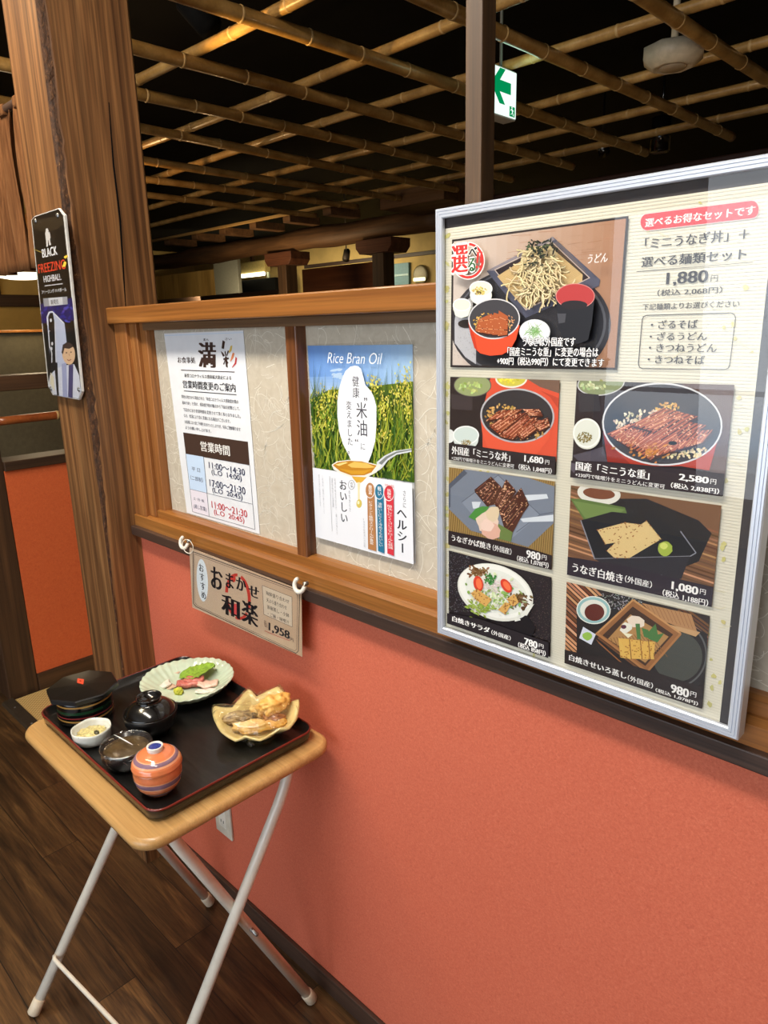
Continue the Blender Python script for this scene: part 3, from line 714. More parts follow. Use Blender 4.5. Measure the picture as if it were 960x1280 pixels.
# hanging lamp behind the cloth curtain of the passage
lc = at(27, 343, 1.62); hl = thing('pendant_lamp', lc, 'pendant lamp whose lit white round bottom shows just under the brown cloth curtain', 'pendant lamp')
MB().lathe([(.03, .34), (.06, .335), (.13, .26), (.17, .14), (.185, .02), (.182, 0), (.176, .01), (.16, .13)], lc, 48).build('shade', plain('lamp_shade_brown', (150, 104, 62), .6), hl)
MB().lathe([(0, -.03), (.07, -.027), (.13, -.016), (.172, .004), (0, .02)], lc, 40).build('diffuser', emit('lamp_glow', (255, 244, 212), 2.6), hl)
MB().tube([lc+Vector((0, 0, .34)), Vector((lc.x, lc.y, 2.86))], .008, 8).build('cord', M['black'], hl)
point('pendant_light', lc+Vector((0, 0, -.14)), 7, (1, .8, .5), .1)
def crepe():
    m = N('brown_crepe_cloth'); wv = m.noise(m.coords((120, 120, 6)), 1, 4, .6, .4); w2 = m.noise(m.coords((7, 7, 2)), 1, 3)
    c = m.ramp(wv, [(.3, (88, 58, 36)), (.5, (112, 76, 48)), (.72, (134, 96, 64))])
    m.l(m.mix(.5, c, m.ramp(w2, [(.35, (150, 120, 100)), (.6, (255, 250, 245))]), 'MULTIPLY'), m.b.inputs['Base Color'])
    m.set(Roughness=.95, Specular_IOR_Level=.1, Subsurface_Weight=.0); m.bump(wv, .6, .004); return m.m
nr = thing('cloth_curtain', (-2.46, .86, 1.66), 'brown pleated cloth curtain hung across the passage left of the big post', 'curtain')
zt, zb = 2.105, 1.676
for k in range(3):
    x0, x1 = -2.995+k*.362, -2.995+(k+1)*.362-.006; P = []
    for i in range(15):
        z = zt+(zb-zt)*i/14; row = []
        for j in range(61):
            u = j/60; am = .004+.012*(i/14)**.6
            row.append((x0+(x1-x0)*u, .862+am*math.sin(u*2*PI*4.5+k+.4*math.sin(i*.3))+.004*math.sin(u*41+i*.5), z+.003*math.sin(u*9+k)*(i/14)))
        P.append(row)
    b = MB(); b.grid(P, .0016); b.build('cloth_strip', crepe(), nr)
MB().tube([(-3.02, .862, zt+.006), (-1.9, .862, zt+.006)], .011, 12).build('rod', M['dark'], nr)
MB().tube([(-3.0, .862, zt+.01), (-3.0, .862, 2.71)], .004, 8).build('hanging_cord', M['dark'], nr)
for k in range(9): 
    x = -2.93+k*.12; MB().box(x-.022, x+.022, .849, .875, zt-.012, zt+.019, .006).build('hanging_loop', crepe() if k == 0 else bpy.data.materials['brown_crepe_cloth'], nr)
# floor of the passage: rush matting with a dark edge strip
tag(MB().box(-3.0, -1.93, .815, 2.6, .0, .012, .001).build('rush_mat', M['tatami']), 'woven rush matting on the floor at the foot of the orange half wall', 'mat')
es = thing('floor_edging', (-2.46, .79, 0), 'dark metal edging strip screwed along the front of the rush matting', 'edging')
MB().prism([(-3.02, .765, 0), (-3.02, .772, .010), (-3.02, .812, .014), (-3.02, .815, 0)], (1.11, 0, 0)).build('strip', plain('dark_anodised', (84, 72, 60), .4, .6), es)
for x in (-2.93, -2.75, -2.4, -2.1): MB().lathe([(0, .002), (.004, .0015), (.005, 0)], (x, .79, .0125), 12).build('screw', M['steel'], es)
# ------------------------------------------------------------------ notice of opening hours
YP = .8605
def sheet_rect(pxs, Y):
    p = [at(x, y, Y) for x, y in pxs]
    return (p[0].x+p[3].x)/2, (p[1].x+p[2].x)/2, (p[2].z+p[3].z)/2, (p[0].z+p[1].z)/2
def sheet(name, pxs, Y, label, cat, mat, parent_th=None, t=.0006):
    p = [at(x, y, Y) for x, y in pxs]; cx = (p[0].x+p[1].x+p[2].x+p[3].x)/4
    th = thing(name, (cx, Y, min(p[2].z, p[3].z)), label, cat)
    b = MB(); b.prism([(q.x, Y, q.z) for q in p], (0, t, 0)); b.build('paper', mat, th); return th
M['white_sheet'] = plain('white_paper', (226, 228, 232), .5, 0, .015, 30)
nt = sheet('notice_sheet', [(205, 416.9), (304, 413), (324.8, 667.7), (233.6, 640.8)], YP, 'white notice sheet of opening hours with a brown band, left panel of the partition', 'notice', M['white_sheet'])
A = Art(YP-.0004); BR_ = (62, 44, 38); NV = (34, 38, 74); RD = (196, 62, 66)
A.crop(200, 400, 7.385)
A.poly([(42, 140), (764, 112), (766, 118), (44, 148)], (206, 220, 238))
A.text('お食事処', (166, 396), (328, 400), (166, 340), BR_, .03)
A.text('満', (362, 436), (512, 440), (362, 206), BR_, .055, .12)
A.vtext('まん', (400, 168), (424, 196), BR_, .0); 
A.text('まん', (400, 190), (452, 190), (400, 172), BR_, .01); A.text('さい', (602, 186), (662, 186), (602, 164), BR_, .01)
# the second big character drawn as brush strokes, its three right strokes in colour
for q in ([(578, 186), (600, 200), (590, 268), (568, 262)], [(560, 286), (580, 300), (598, 330), (582, 340)], [(596, 290), (606, 286), (612, 330), (602, 334)], [(626, 280), (636, 286), (622, 330), (612, 330)], [(584, 352), (634, 346), (636, 362), (586, 370)], [(600, 336), (616, 336), (626, 440), (608, 432)], [(600, 366), (606, 372), (592, 412), (582, 408)], [(618, 372), (632, 396), (626, 404), (612, 384)]): A.poly(q, BR_)
for q, c in (([(652, 240), (668, 234), (660, 284), (640, 306), (636, 296)], (222, 190, 92)), ([(672, 300), (688, 308), (676, 352), (652, 386), (648, 376)], (214, 130, 84)), ([(698, 338), (712, 352), (704, 404), (668, 442), (664, 436), (690, 396)], (184, 58, 58))): A.poly(q, c)
A.line([(194, 462), (690, 480)], 7, BR_); A.line([(222, 654), (706, 690)], 7, (40, 36, 40))
A.text('新型コロナウィルス感染拡大防止による', (228, 528), (658, 546), (228, 494), (40, 38, 44), .02)
A.text('営業時間変更のご案内', (216, 628), (698, 654), (216, 556), (34, 32, 38), .035)
for txt, q in (('弊社は地方から発信された「新型コロナウィルス感染症対策の', (200, 722, 724, 756, 690)), ('基本方針」を受け、感染症予防の観点から下記の対策として、', (206, 778, 738, 822, 746)), ('下記のとおり営業時間を変更させて頂く事となりました。', (216, 842, 744, 888, 810)), ('なお、状況により急に変更になる場合がございます。', (222, 896, 650, 936, 864)), ('お客様には大変ご不便をおかけいたしますが、何卒ご理解賜ります', (230, 954, 744, 1012, 922)), ('ようお願い申し上げます。', (236, 1006, 474, 1030, 976))):
    A.text(txt, (q[0], q[1]), (q[2], q[3]), (q[0], q[4]), (52, 54, 70), .006)
A.crop(220, 530, 8)
A.poly([(72, 84), (718, 178), (736, 412), (98, 298)], (66, 48, 40))
A.text('営業時間', (252, 268), (540, 312), (250, 170), (238, 236, 232), .02)
A.poly([(98, 298), (276, 328), (310, 690), (140, 650)], (196, 216, 240)); A.poly([(140, 650), (310, 690), (332, 922), (166, 876)], (226, 220, 230))
for l in ([(98, 298), (140, 650), (166, 876)], [(276, 328), (310, 690), (332, 922)], [(736, 412), (768, 802), (790, 1054)], [(140, 650), (768, 802)], [(166, 876), (790, 1054)]): A.line(l, 3.5, (70, 74, 90))
A.text('平 日', (160, 466), (242, 476), (160, 428), NV, .01); A.text('（二部制）', (148, 556), (272, 572), (148, 512), NV, .01)
A.text('土･日･祝', (176, 756), (284, 780), (176, 728), NV, .02); A.text('(通し営業)', (180, 846), (306, 866), (180, 798), NV, .02)
def tm(t, q, c): A.text(t, (q[0], q[1]), (q[2], q[3]), (q[0], q[4]), c, .012)
tm('11:00～14:30', (332, 440, 690, 494, 378), NV); tm('(L.O  14:00)', (360, 516, 658, 570, 452), NV)
tm('17:00～21:30', (340, 620, 694, 678, 552), NV); tm('(L.O  20:45)', (368, 694, 666, 748, 632), NV)
tm('11:00～21:30', (360, 836, 712, 906, 770), RD); tm('(L.O  20:45)', (384, 914, 684, 974, 852), RD)
A.build('printing', nt, 'brown, navy and red Japanese lettering')
random.seed(11)
# ------------------------------------------------------------------ rice oil poster in a clear sleeve
op = sheet('oil_poster', [(384.5, 432.4), (516, 430.5), (519.5, 704.5), (398.1, 670.8)], YP, 'rice bran oil poster with a rice field and a spoon of oil, middle panel', 'poster', M['white_sheet'])
A = Art(YP-.0004); A.crop(380, 420, 6.4)
ph = [(28, 78), (868, 68), (884, 1174), (88, 1052)]
A.setclip(ph)
A.shade([(20, 70), (880, 60), (880, 500), (40, 520)], (112, 158, 226), (176, 208, 238), 14, True)
A.shade([(30, 330), (300, 320), (300, 520), (40, 520)], (140, 180, 234), (206, 224, 242), 8, False)
for _ in range(14): A.ell(random.uniform(230, 320), random.uniform(260, 340), random.uniform(14, 40), random.uniform(5, 12), (190, 214, 240), -.2, 12, .2)
A.poly([(40, 520), (200, 430), (400, 420), (560, 400), (900, 360), (900, 1200), (80, 1100)], (104, 128, 40))
A.poly([(70, 760), (884, 700), (890, 1200), (80, 1100)], (72, 104, 34))
GC = [(92, 124, 34), (128, 150, 44), (66, 100, 36), (164, 172, 54), (52, 82, 30), (148, 160, 60)]
for _ in range(620):
    x = random.uniform(30, 890); y0 = random.uniform(520, 1180); h = random.uniform(90, 300)
    A.blade((x, y0), (x+random.uniform(-110, 110), max(y0-h, 380+random.uniform(0, 90))), random.uniform(7, 17), jit(random.choice(GC), 16), random.uniform(-20, 20))
for _ in range(34):
    x = random.choice((random.uniform(60, 300), random.uniform(520, 880))); A.blade((x, 560), (x+random.uniform(-30, 30), random.uniform(180, 400)), 5, jit((84, 108, 50)), random.uniform(-20, 20))
for cx, cy, rx, ry, n in ((150, 560, 110, 120, 120), (230, 470, 60, 60, 50), (160, 720, 90, 50, 60), (830, 430, 50, 160, 130), (570, 380, 50, 60, 50), (650, 560, 45, 110, 80), (860, 600, 30, 120, 60), (650, 800, 60, 60, 50), (750, 470, 70, 90, 60)):
    for _ in range(n): A.ell(cx+random.gauss(0, .55)*rx, cy+random.gauss(0, .55)*ry, random.uniform(3, 6), random.uniform(6, 13), jit(random.choice(((198, 190, 72), (170, 172, 62), (210, 198, 96))), 26), random.uniform(-.5, .5), 7)
for _ in range(150):
    x = random.uniform(40, 880); y0 = random.uniform(640, 1180); A.blade((x, y0), (x+random.uniform(-90, 90), y0-random.uniform(80, 260)), random.uniform(6, 12), jit(random.choice(GC), 18), random.uniform(-20, 20))
A.setclip(None)
A.poly([(425, 236), (452, 240), (474, 260), (492, 320), (510, 390), (556, 440), (580, 490), (598, 560), (598, 700), (588, 840), (556, 950), (530, 1010), (400, 1000), (376, 950), (330, 860), (300, 760), (286, 640), (286, 520), (298, 430), (320, 350), (350, 280), (390, 244)], (238, 240, 246))
A.text('Rice Bran Oil', (206, 214), (630, 214), (206, 130), (244, 248, 252), -.008, .28)
TK = (66, 66, 74)
A.vtext('健康', (402, 316), (464, 500), TK, .014); A.vtext('米油', (430, 520), (530, 812), TK, .01); A.vtext('に', (466, 846), (512, 916), TK, 0)
A.text('”', (500, 518), (524, 518), (500, 490), TK, .02); A.text('“', (428, 840), (452, 840), (428, 820), TK, .02)
A.vtext('変えました。', (352, 516), (414, 950), TK, .01)
# lower white part, spoon and oil
A.crop(380, 560, 6.4)
A.poly([(88, 152), (884, 280), (896, 924), (114, 706)], (228, 230, 236))
A.poly([(600, 110), (660, 60), (740, 20), (880, 0), (880, 26), (760, 50), (690, 96), (640, 160), (610, 180)], (206, 210, 214))
A.poly([(616, 116), (676, 64), (760, 24), (880, 4), (880, 14), (760, 38), (690, 78), (640, 130)], (120, 124, 122))
A.poly([(240, 130), (280, 104), (370, 92), (480, 96), (600, 128), (640, 130), (600, 190), (520, 232), (420, 238), (320, 204), (256, 168)], (226, 224, 214))
A.poly([(250, 134), (290, 110), (380, 98), (480, 104), (600, 136), (560, 190), (500, 214), (400, 216), (310, 184)], (188, 128, 36))
A.poly([(366, 132), (420, 106), (520, 118), (590, 150), (520, 158), (400, 152)], (226, 184, 92)); A.poly([(300, 160), (400, 176), (500, 176), (560, 168), (500, 204), (400, 204)], (206, 150, 40)); A.poly([(270, 128), (350, 108), (370, 114), (300, 140)], (236, 206, 130))
A.poly([(400, 222), (520, 230), (490, 262), (470, 276), (440, 274), (420, 250)], (216, 168, 62))
A.poly([(446, 270), (470, 270), (464, 340), (466, 410), (450, 410), (450, 340)], (226, 214, 172)); A.ell(460, 440, 22, 34, (206, 186, 92)); A.ell(454, 432, 9, 14, (240, 232, 190))
BK = (40, 40, 46)
A.vtext('おいしい', (296, 244), (372, 606), BK, .02); A.vtext('ヘルシー', (756, 462), (846, 850), BK, .03)
A.vtext('さらに', (806, 330), (838, 480), BK, -.004); A.ell(400, 290, 26, 38, (90, 92, 98), 0, 24); A.ell(400, 290, 23, 35, (228, 230, 236), 0, 24); A.vtext('お米', (388, 262), (414, 318), BK, 0)
A.vtext('のちからで', (374, 330), (396, 510), (110, 112, 118), -.004)
A.vtext('国産の米ぬかと米胚芽からとれる', (134, 206), (156, 460), (140, 142, 150), -.01); A.vtext('こめ油は、酸化に強くカラッと', (162, 214), (186, 520), (140, 142, 150), -.01)
A.vtext('当店の揚げ物はすべて米油を使用', (238, 234), (262, 470), (110, 112, 120), -.01); A.vtext('素材の味を引き立て、軽い口あたり', (262, 236), (292, 690), (120, 122, 130), -.01); A.line([(226, 220), (246, 660)], 2, (150, 152, 158))
for (x0, x1, y0, y1, xa, xb), c, t, e in (((522, 578, 330, 800, 534, 600), (176, 122, 76), '豊富', 'ビタミンと植物ステロールが豊富'), ((598, 652, 340, 816, 614, 664), (38, 112, 146), '軽い', '油酔いしにくく冷めてもおいしい'), ((672, 734, 360, 836, 690, 742), (206, 54, 66), '抗酸化', '酸化しにくくコレステロールも低減')):
    A.poly([(x0+6, y0), (x1+6, y0+10), (xb, y1+20), (xa, y1)], c)
    cx = (x0+x1)/2; rr = (x1-x0)*.66
    A.ell(cx, y0+4-(10 if c[0] > 200 else 2), rr+2, 64, (236, 236, 236)); A.ell(cx, y0+4-(10 if c[0] > 200 else 2), rr-2, 59, c)
    A.vtext(t, (cx-16, y0-42), (cx+18, y0+42), (246, 244, 242), .01)
    A.vtext(e, (x0+14, y0+84), (x1-18+20, y1-30), (240, 236, 232), .0)
A.vtext('※当社の従来油との比較', (494, 550), (516, 790), (150, 150, 156), -.01)
A.text('注目の成分', (670, 300), (744, 312), (670, 278), (206, 84, 84), .01)
A.build('printing', op, 'rice field picture with Japanese lettering')
# clear sleeve around the poster
p = [at(x, y, YP-.0032) for x, y in ((383, 431), (519, 425), (523, 708), (397, 672))]
M['sleeve'] = thin_glass('clear_sleeve', 1.3, .06, (252, 252, 252))
b = MB(); b.prism([(q.x, YP-.0036, q.z) for q in p], (0, .0002, 0)); P_(b.build('sleeve', M['sleeve'], op), 'clear glossy sleeve')

# ------------------------------------------------------------------ small hanging sign with two hooks and ring
def hook(px, py, label):
    p = at(px, py, .803)
    h = thing('hook', (p.x, .803, p.z), label, 'hook', 'white hooks on the dark rail')
    pts = []; R = .0125
    for k in range(19):
        a = math.radians(118-k*264/18*1.0); a = math.radians(60)+math.radians(240)*k/18+math.radians(60)
        pts.append((p.x+R*math.cos(a)*1.0, .797-.006*math.sin(k/18*PI), p.z+R*math.sin(a)*1.05))
    MB().tube(pts, [.0036]+[.0042]*17+[.0036], 12).build('arm', M['white_paint'], h)
    b = MB(); b.tube([(p.x+.010, .797, p.z+.004), (p.x+.012, .806, p.z+.004)], .004, 10); b.build('shank', M['steel'], h); return h
hook(234, 677, 'white hook holding the wire ring at the left of the small price sign'); hook(378.5, 730, 'white hook holding the right end of the small price sign')
ys = .796
SG = [(237, 684.5), (376.5, 738), (377.5, 821), (241, 757)]
sg = sheet('price_sign', SG, ys, 'small laminated beige price sign hanging from two hooks over the table', 'sign', plain('beige_card', (206, 178, 150), .5), t=.0012)
A = Art(ys-.0004); A.crop(210, 650, 4.8)
A.shade([(128, 172), (800, 420), (806, 820), (146, 524)], (204, 180, 156), (196, 166, 136), 6, True)
def frame_line(q, wd, c):
    A.line(q+[q[0]], wd, c)
frame_line([(150, 190), (770, 420), (790, 450), (782, 786), (768, 800), (170, 520), (152, 500)], 4, (40, 34, 40)); frame_line([(158, 204), (764, 430), (778, 456), (772, 776), (760, 786), (176, 514), (160, 494)], 2, (60, 50, 54))
A.ell(206, 362, 33, 128, (226, 234, 240), -.06)
A.vtext('おすすめ', (180, 254), (232, 486), (24, 24, 32), .03)
for a0, a1 in ((3.4, 4.9), (5.2, 6.9), (7.2, 8.3), (8.6, 9.5)): A.arc(420, 460, 76, 140, 18, (200, 62, 52), a0, a1, -.12)
A.ell(394, 352, 13, 22, (200, 62, 52)); A.ell(404, 536, 20, 34, (214, 76, 76))
KB = (20, 20, 28)
A.text('お', (262, 402), (326, 420), (262, 274), KB, .05, .1); A.text('ま', (350, 402), (392, 416), (350, 312), KB, .05, .1); A.text('か', (412, 414), (468, 440), (412, 336), KB, .05, .1); A.text('せ', (486, 452), (544, 474), (486, 386), KB, .05, .1)
A.text('和', (326, 556), (426, 586), (330, 440), KB, .05, .12); A.text('楽', (446, 606), (536, 636), (446, 470), KB, .05, .12)
A.poly([(566, 392), (744, 462), (746, 642), (576, 566)], (214, 196, 172)); frame_line([(566, 392), (744, 462), (746, 642), (576, 566)], 2.5, (110, 96, 90))
for t, q in (('海鮮盛り合わせ', (588, 448, 728, 502, 424)), ('天ぷら盛り合わせ', (592, 490, 714, 536, 466)), ('茶碗蒸し・小鉢', (596, 532, 728, 584, 508)), ('・ご飯・味噌汁', (600, 572, 728, 622, 550))): A.text(t, (q[0], q[1]), (q[2], q[3]), (q[0], q[4]), (50, 46, 52), .01)
A.text('税込', (580, 640), (598, 650), (580, 600), (70, 50, 50), .0)
A.text('1,958', (606, 668), (728, 720), (606, 614), (36, 32, 40), .045, .12); A.text('円', (734, 724), (754, 732), (734, 704), (70, 60, 60), .0)
A.line([(580, 664), (640, 690), (730, 724)], 3, (190, 70, 66))
A.build('printing', sg, 'black brush lettering with a red ring')
p = [at(x, y, ys-.002) for x, y in ((236, 683), (377.5, 737), (378.5, 823), (240, 758))]
b = MB(); b.prism([(q.x, ys-.0022, q.z) for q in p], (0, .0002, 0)); b.build('laminate', M['sleeve'], sg)
c = at(235, 683, .793); rr = .0165
ring = MB().tube([(c.x+rr*math.cos(2*PI*k/36), .7925+.004*math.cos(2*PI*k/36), c.z+rr*math.sin(2*PI*k/36)) for k in range(37)], .0009, 6, False)
tag(ring.build('wire_ring', M['white_paint']), 'thin white wire ring joining the left hook and the price sign', 'ring')
p = at(379, 738, .795); tag(MB().tube([(p.x+.006, .7945, p.z+.016), (p.x, .7945, p.z+.002), (p.x-.006, .7945, p.z-.006), (p.x-.003, .7925, p.z+.002), (p.x+.008, .7945, p.z+.016)], .0008, 6).build('string_loop', M['white_paint']), 'short white string loop at the right end of the price sign', 'string')

# ------------------------------------------------------------------ black plate sign on the post
yh = .722; HP = [(43, 274), (50, 268.5), (72.5, 260), (80, 269.5), (102.5, 489), (98.5, 500), (68, 496), (60, 484)]
HP = [(38.8, 275), (43, 270), (73, 260), (80.5, 269), (102.5, 489), (98.5, 500), (66, 494), (60, 483)]
ppts = [at(x, y, yh) for x, y in HP]
hs = thing('plate_sign', (sum(v.x for v in ppts)/8, yh, min(v.z for v in ppts)), 'tall black tin sign with cut corners, screwed on the left face of the big post', 'sign')
b = MB(); b.prism([(v.x, yh, v.z) for v in ppts], (0, .006, 0), .0012); b.build('plate', plain('sign_edge_white', (206, 204, 200), .3), hs)
A = Art(yh-.0003); A.crop(30, 250, 4.923)
A.poly([(48, 124), (66, 104), (212, 56), (240, 96), (352, 1176), (336, 1224), (184, 1198), (154, 1146)], (14, 13, 14))
A.setclip([(50, 110), (244, 60), (354, 1222), (150, 1222)])
A.poly([(50, 124), (240, 96), (246, 150), (200, 180), (130, 196), (60, 176)], (46, 38, 28))
A.poly([(100, 640), (300, 600), (310, 740), (108, 760)], (28, 26, 92))
for _ in range(30): A.ell(random.uniform(106, 300), random.uniform(640, 750), random.uniform(4, 16), random.uniform(3, 10), jit((50, 46, 140), 24), random.uniform(-1, 1), 10)
A.setclip(None)
# small standing figure mark
for q in ([(134, 178), (146, 174), (152, 190), (146, 204), (134, 202)], [(130, 200), (158, 196), (164, 232), (156, 246), (136, 250)], [(136, 246), (148, 246), (148, 286), (138, 288)], [(150, 244), (160, 240), (166, 276), (156, 280)]): A.poly(q, (206, 202, 200))
A.text('BLACK', (116, 356), (206, 334), (116, 302), (230, 230, 232), .03)
A.text('FREEZING', (92, 452), (256, 420), (92, 396), (222, 70, 44), .012)
A.text('HIGHBALL', (124, 508), (230, 488), (124, 468), (226, 226, 230), .012)
A.poly([(128, 526), (238, 512), (238, 518), (128, 531)], (200, 200, 204))
A.text('フリージング ハイボール', (110, 580), (262, 556), (110, 556), (230, 230, 232), .02)
A.poly([(118, 606), (266, 594), (270, 642), (124, 656)], (150, 152, 160)); A.poly([(150, 604), (236, 597), (240, 644), (156, 652)], (196, 198, 204))
A.text('新発売', (168, 644), (214, 638), (168, 614), (50, 50, 62), .03)
# dispenser tower and man with a glass
A.poly([(140, 720), (150, 692), (170, 684), (186, 694), (250, 760), (264, 880), (256, 1210), (186, 1200), (160, 960)], (176, 184, 208)); A.poly([(150, 720), (160, 696), (178, 694), (190, 760), (196, 960), (204, 1204), (184, 1200), (160, 960)], (20, 20, 26))
A.line([(146, 770), (142, 720), (156, 690), (174, 686), (244, 756)], 5, (226, 226, 232)); A.line([(160, 806), (152, 806), (158, 900), (172, 940), (172, 1000)], 5, (220, 222, 230)); A.line([(190, 750), (196, 960), (206, 1200)], 4, (206, 208, 216))
for c in ((166, 740), (174, 884), (170, 915)): A.ell(c[0], c[1], 6, 11, (206, 208, 214))
A.poly([(150, 1140), (160, 1080), (196, 1040), (240, 1020), (310, 1010), (340, 1080), (352, 1176), (336, 1222), (184, 1196)], (198, 202, 216)); A.poly([(160, 1130), (164, 1060), (184, 1090), (190, 1180)], (206, 200, 176)); A.poly([(232, 1010), (262, 1000), (268, 1214), (240, 1210)], (150, 156, 190)); A.poly([(276, 1016), (304, 1012), (300, 1218), (272, 1214)], (70, 66, 108)); A.poly([(186, 1000), (206, 1000), (216, 1204), (204, 1204)], (18, 18, 26))
A.ell(275, 945, 40, 68, (206, 172, 138), -.1); A.poly([(232, 940), (240, 890), (266, 874), (296, 884), (312, 910), (300, 904), (280, 916), (250, 912), (240, 950)], (60, 46, 42)); A.ell(262, 940, 5, 4, (60, 44, 40)); A.ell(290, 936, 5, 4, (60, 44, 40)); A.line([(266, 982), (278, 988), (292, 980)], 5, (150, 84, 74)); A.line([(277, 945), (281, 960)], 4, (176, 136, 108))
for c in ((252, 390), (258, 350), (248, 402)): A.ell(c[0], c[1], 12, 9, (236, 200, 70), -.5, 12, .2)
A.line([(60, 302), (112, 324)], 5, (150, 130, 60))
A.build('printing', hs, 'black print with red and white lettering')
b = MB()
for x, y in ((71, 129), (206, 96), (166, 1160), (338, 1166)):
    v = at(30+x/4.923, 250+y/4.923, yh-.001); P = [(r, h) for r, h in ((0, .003), (.004, .0025), (.006, 0))]
    bb = MB(); bb.lathe(P, (0, 0, 0), 14)
    for q in bb.bm.verts: x_, y_, z_ = q.co; q.co = Vector((v.x+x_, v.y-z_, v.z+y_))
    bb.build('screw', M['steel'], hs)
b = [at(x, y, yh-.002) for x, y in HP]; g = MB(); g.prism([(v.x, yh-.0022, v.z) for v in b], (0, .0002, 0)); g.build('gloss_film', thin_glass('sign_gloss', 1.35, .05), hs)
# ------------------------------------------------------------------ framed menu board
YM = .788
tl, bl, br = at(545.3, 261.5, YM), at(544.3, 790, YM), at(921.7, 927.3, YM)
mx0, mx1, mz0, mz1 = (tl.x+bl.x)/2, br.x, (bl.z+br.z)/2, tl.z
mb_ = thing('menu_board', ((mx0+mx1)/2, YM, mz0), 'large framed menu board of eel dishes hung over the partition at the right', 'menu board')
FW = .0125
def frame_mat():
    m = N('silver_frame'); m.set(Metallic=.35, Roughness=.32); m.b.inputs['Base Color'].default_value = rgba((206, 212, 224)); return m.m
M['frame'] = frame_mat()
def frame_side(a0, a1, inward, name):
    """mitred length of extruded moulding with two grooves; a0, a1 outer corners, inward the direction to the middle"""
    a0, a1, inward = Vector(a0), Vector(a1), Vector(inward); t = (a1-a0).normalized()
    prof = [(0, .022), (0, .002), (.0015, 0), (.0036, 0), (.0040, .0012), (.0044, 0), (.0074, 0), (.0078, .0012), (.0082, 0), (.0112, .0), (FW, .0015), (FW, .006)]
    P = []
    for d, y in prof:
        P.append([a0+inward*d+t*d+Vector((0, y, 0)), a1+inward*d-t*d+Vector((0, y, 0))])
    b = MB(); b.grid(P, 0, False); b.grid([P[0], P[-1]], 0, False); return b.build(name, M['frame'], mb_)
C = [(mx0, YM, mz1), (mx1, YM, mz1), (mx1, YM, mz0), (mx0, YM, mz0)]
for i, d in enumerate(((0, 0, -1), (-1, 0, 0), (0, 0, 1), (1, 0, 0))): frame_side(C[i], C[(i+1) % 4], d, 'frame_rail')
MB().box(mx0+.003, mx1-.003, YM+.009, YM+.021, mz0+.003, mz1-.003).build('backing', plain('charcoal_backing', (52, 48, 50), .6), mb_)
YS = YM+.0085
CR = (226, 220, 200); random.seed(21)
ps = MB(); q = [at(x, y, YS) for x, y in ((556.4, 286), (960, 222), (899.2, 904), (553.3, 783.3))]
sx0, sx1, sz0, sz1 = mx0+.0105, (q[1].x*0+q[2].x), mz0+.0105, q[0].z
sh = MB().box(sx0, sx1, YS, YS+.0004, sz0, sz1).build('menu_sheet', plain('menu_cream_paper', CR, .5, 0, .01, 8), mb_)
A = Art(YS-.0002, 3e-6); A.crop(0, 0, 1)
def PX(x, z):   # a point of the sheet back to the photograph's pixels
    v = Vector((x, YS, z))-EYE; dz = v.dot(_f); return (480+FOC*v.dot(RIGHT)/dz, 640+FOC*v.dot(DOWN)/dz)
z = sz0+.002
while z < sz1-.002:
    A.poly([PX(sx0+.001, z), PX(sx1-.001, z), PX(sx1-.001, z+.0006), PX(sx0+.001, z+.0006)], (212, 206, 186)); z += .0036
for _ in range(70):
    side = random.random(); x = random.choice((random.uniform(sx0+.002, sx0+.006), random.uniform(sx1-.04, sx1-.004), random.uniform(sx0, sx1))); zz = random.uniform(sz0+.004, sz1-.004)
    p = PX(x, zz); A.ell(p[0], p[1], random.uniform(1.5, 3.6), random.uniform(1.5, 4.5), jit((204, 196, 130), 10), random.uniform(-1, 1), 9, .25)
for _ in range(24):
    x, zz = random.uniform(sx1-.13, sx1-.01), random.uniform(sz0+.01, sz1-.01); p = PX(x, zz); A.line([p, (p[0]+random.uniform(3, 16), p[1]+random.uniform(-8, 8)), (p[0]+random.uniform(12, 24), p[1]+random.uniform(-8, 8))], .8, (218, 210, 176))
# heading and prices at the top right
A.crop(790, 230, 5.647); RP = (206, 48, 56); K = (42, 38, 42)
def pill(x0, x1, y0a, y1a, y0b, y1b, c):
    pts = []
    ra = (y1a-y0a)/2; rb = (y1b-y0b)/2
    for k in range(9): a = PI/2+PI*k/8; pts.append((x0+ra*.8+ra*.8*math.cos(a), (y0a+y1a)/2-ra*math.sin(a)))
    for k in range(9): a = -PI/2+PI*k/8; pts.append((x1-rb*.8+rb*.8*math.cos(a), (y0b+y1b)/2-rb*math.sin(a)))
    A.poly(pts, c)
pill(58, 900, 208, 332, 114, 246, (240, 214, 208)); pill(62, 897, 212, 328, 118, 242, RP)
A.text('選べるお得なセットです', (94, 306), (868, 222), (94, 246), (246, 240, 236), .035)
A.text('「ミニうなぎ丼」＋', (92, 462), (824, 400), (92, 384), K, .022)
A.text('選べる麺類セット', (68, 590), (806, 536), (70, 516), K, .025)
A.line([(34, 618), (856, 552)], 4, K)
A.text('1,880', (244, 722), (532, 706), (244, 626), K, .03); A.text('円', (556, 690), (606, 686), (556, 646), K, .0)
A.text('（税込 2,068円）', (180, 794), (636, 776), (180, 746), K, .012)
A.text('下記麺類よりお選びください', (76, 892), (760, 852), (76, 846), K, .012)
A.crop(760, 180, 4.13)
def rbox(q, r, wd, c):
    (x0, y0), (x1, y1), (x2, y2), (x3, y3) = q
    A.line([(x0, y0+r), (x0+r*.3, y0+r*.3), (x0+r, y0), (x1-r, y1), (x1-r*.3, y1+r*.3), (x1, y1+r), (x2, y2-r), (x2-r*.3, y2-r*.3), (x2-r, y2), (x3+r, y3), (x3+r*.3, y3-r*.3), (x3, y3-r), (x0, y0+r)], wd, c)
rbox([(178, 884), (660, 872), (630, 1164), (158, 1160)], 24, 4, K)
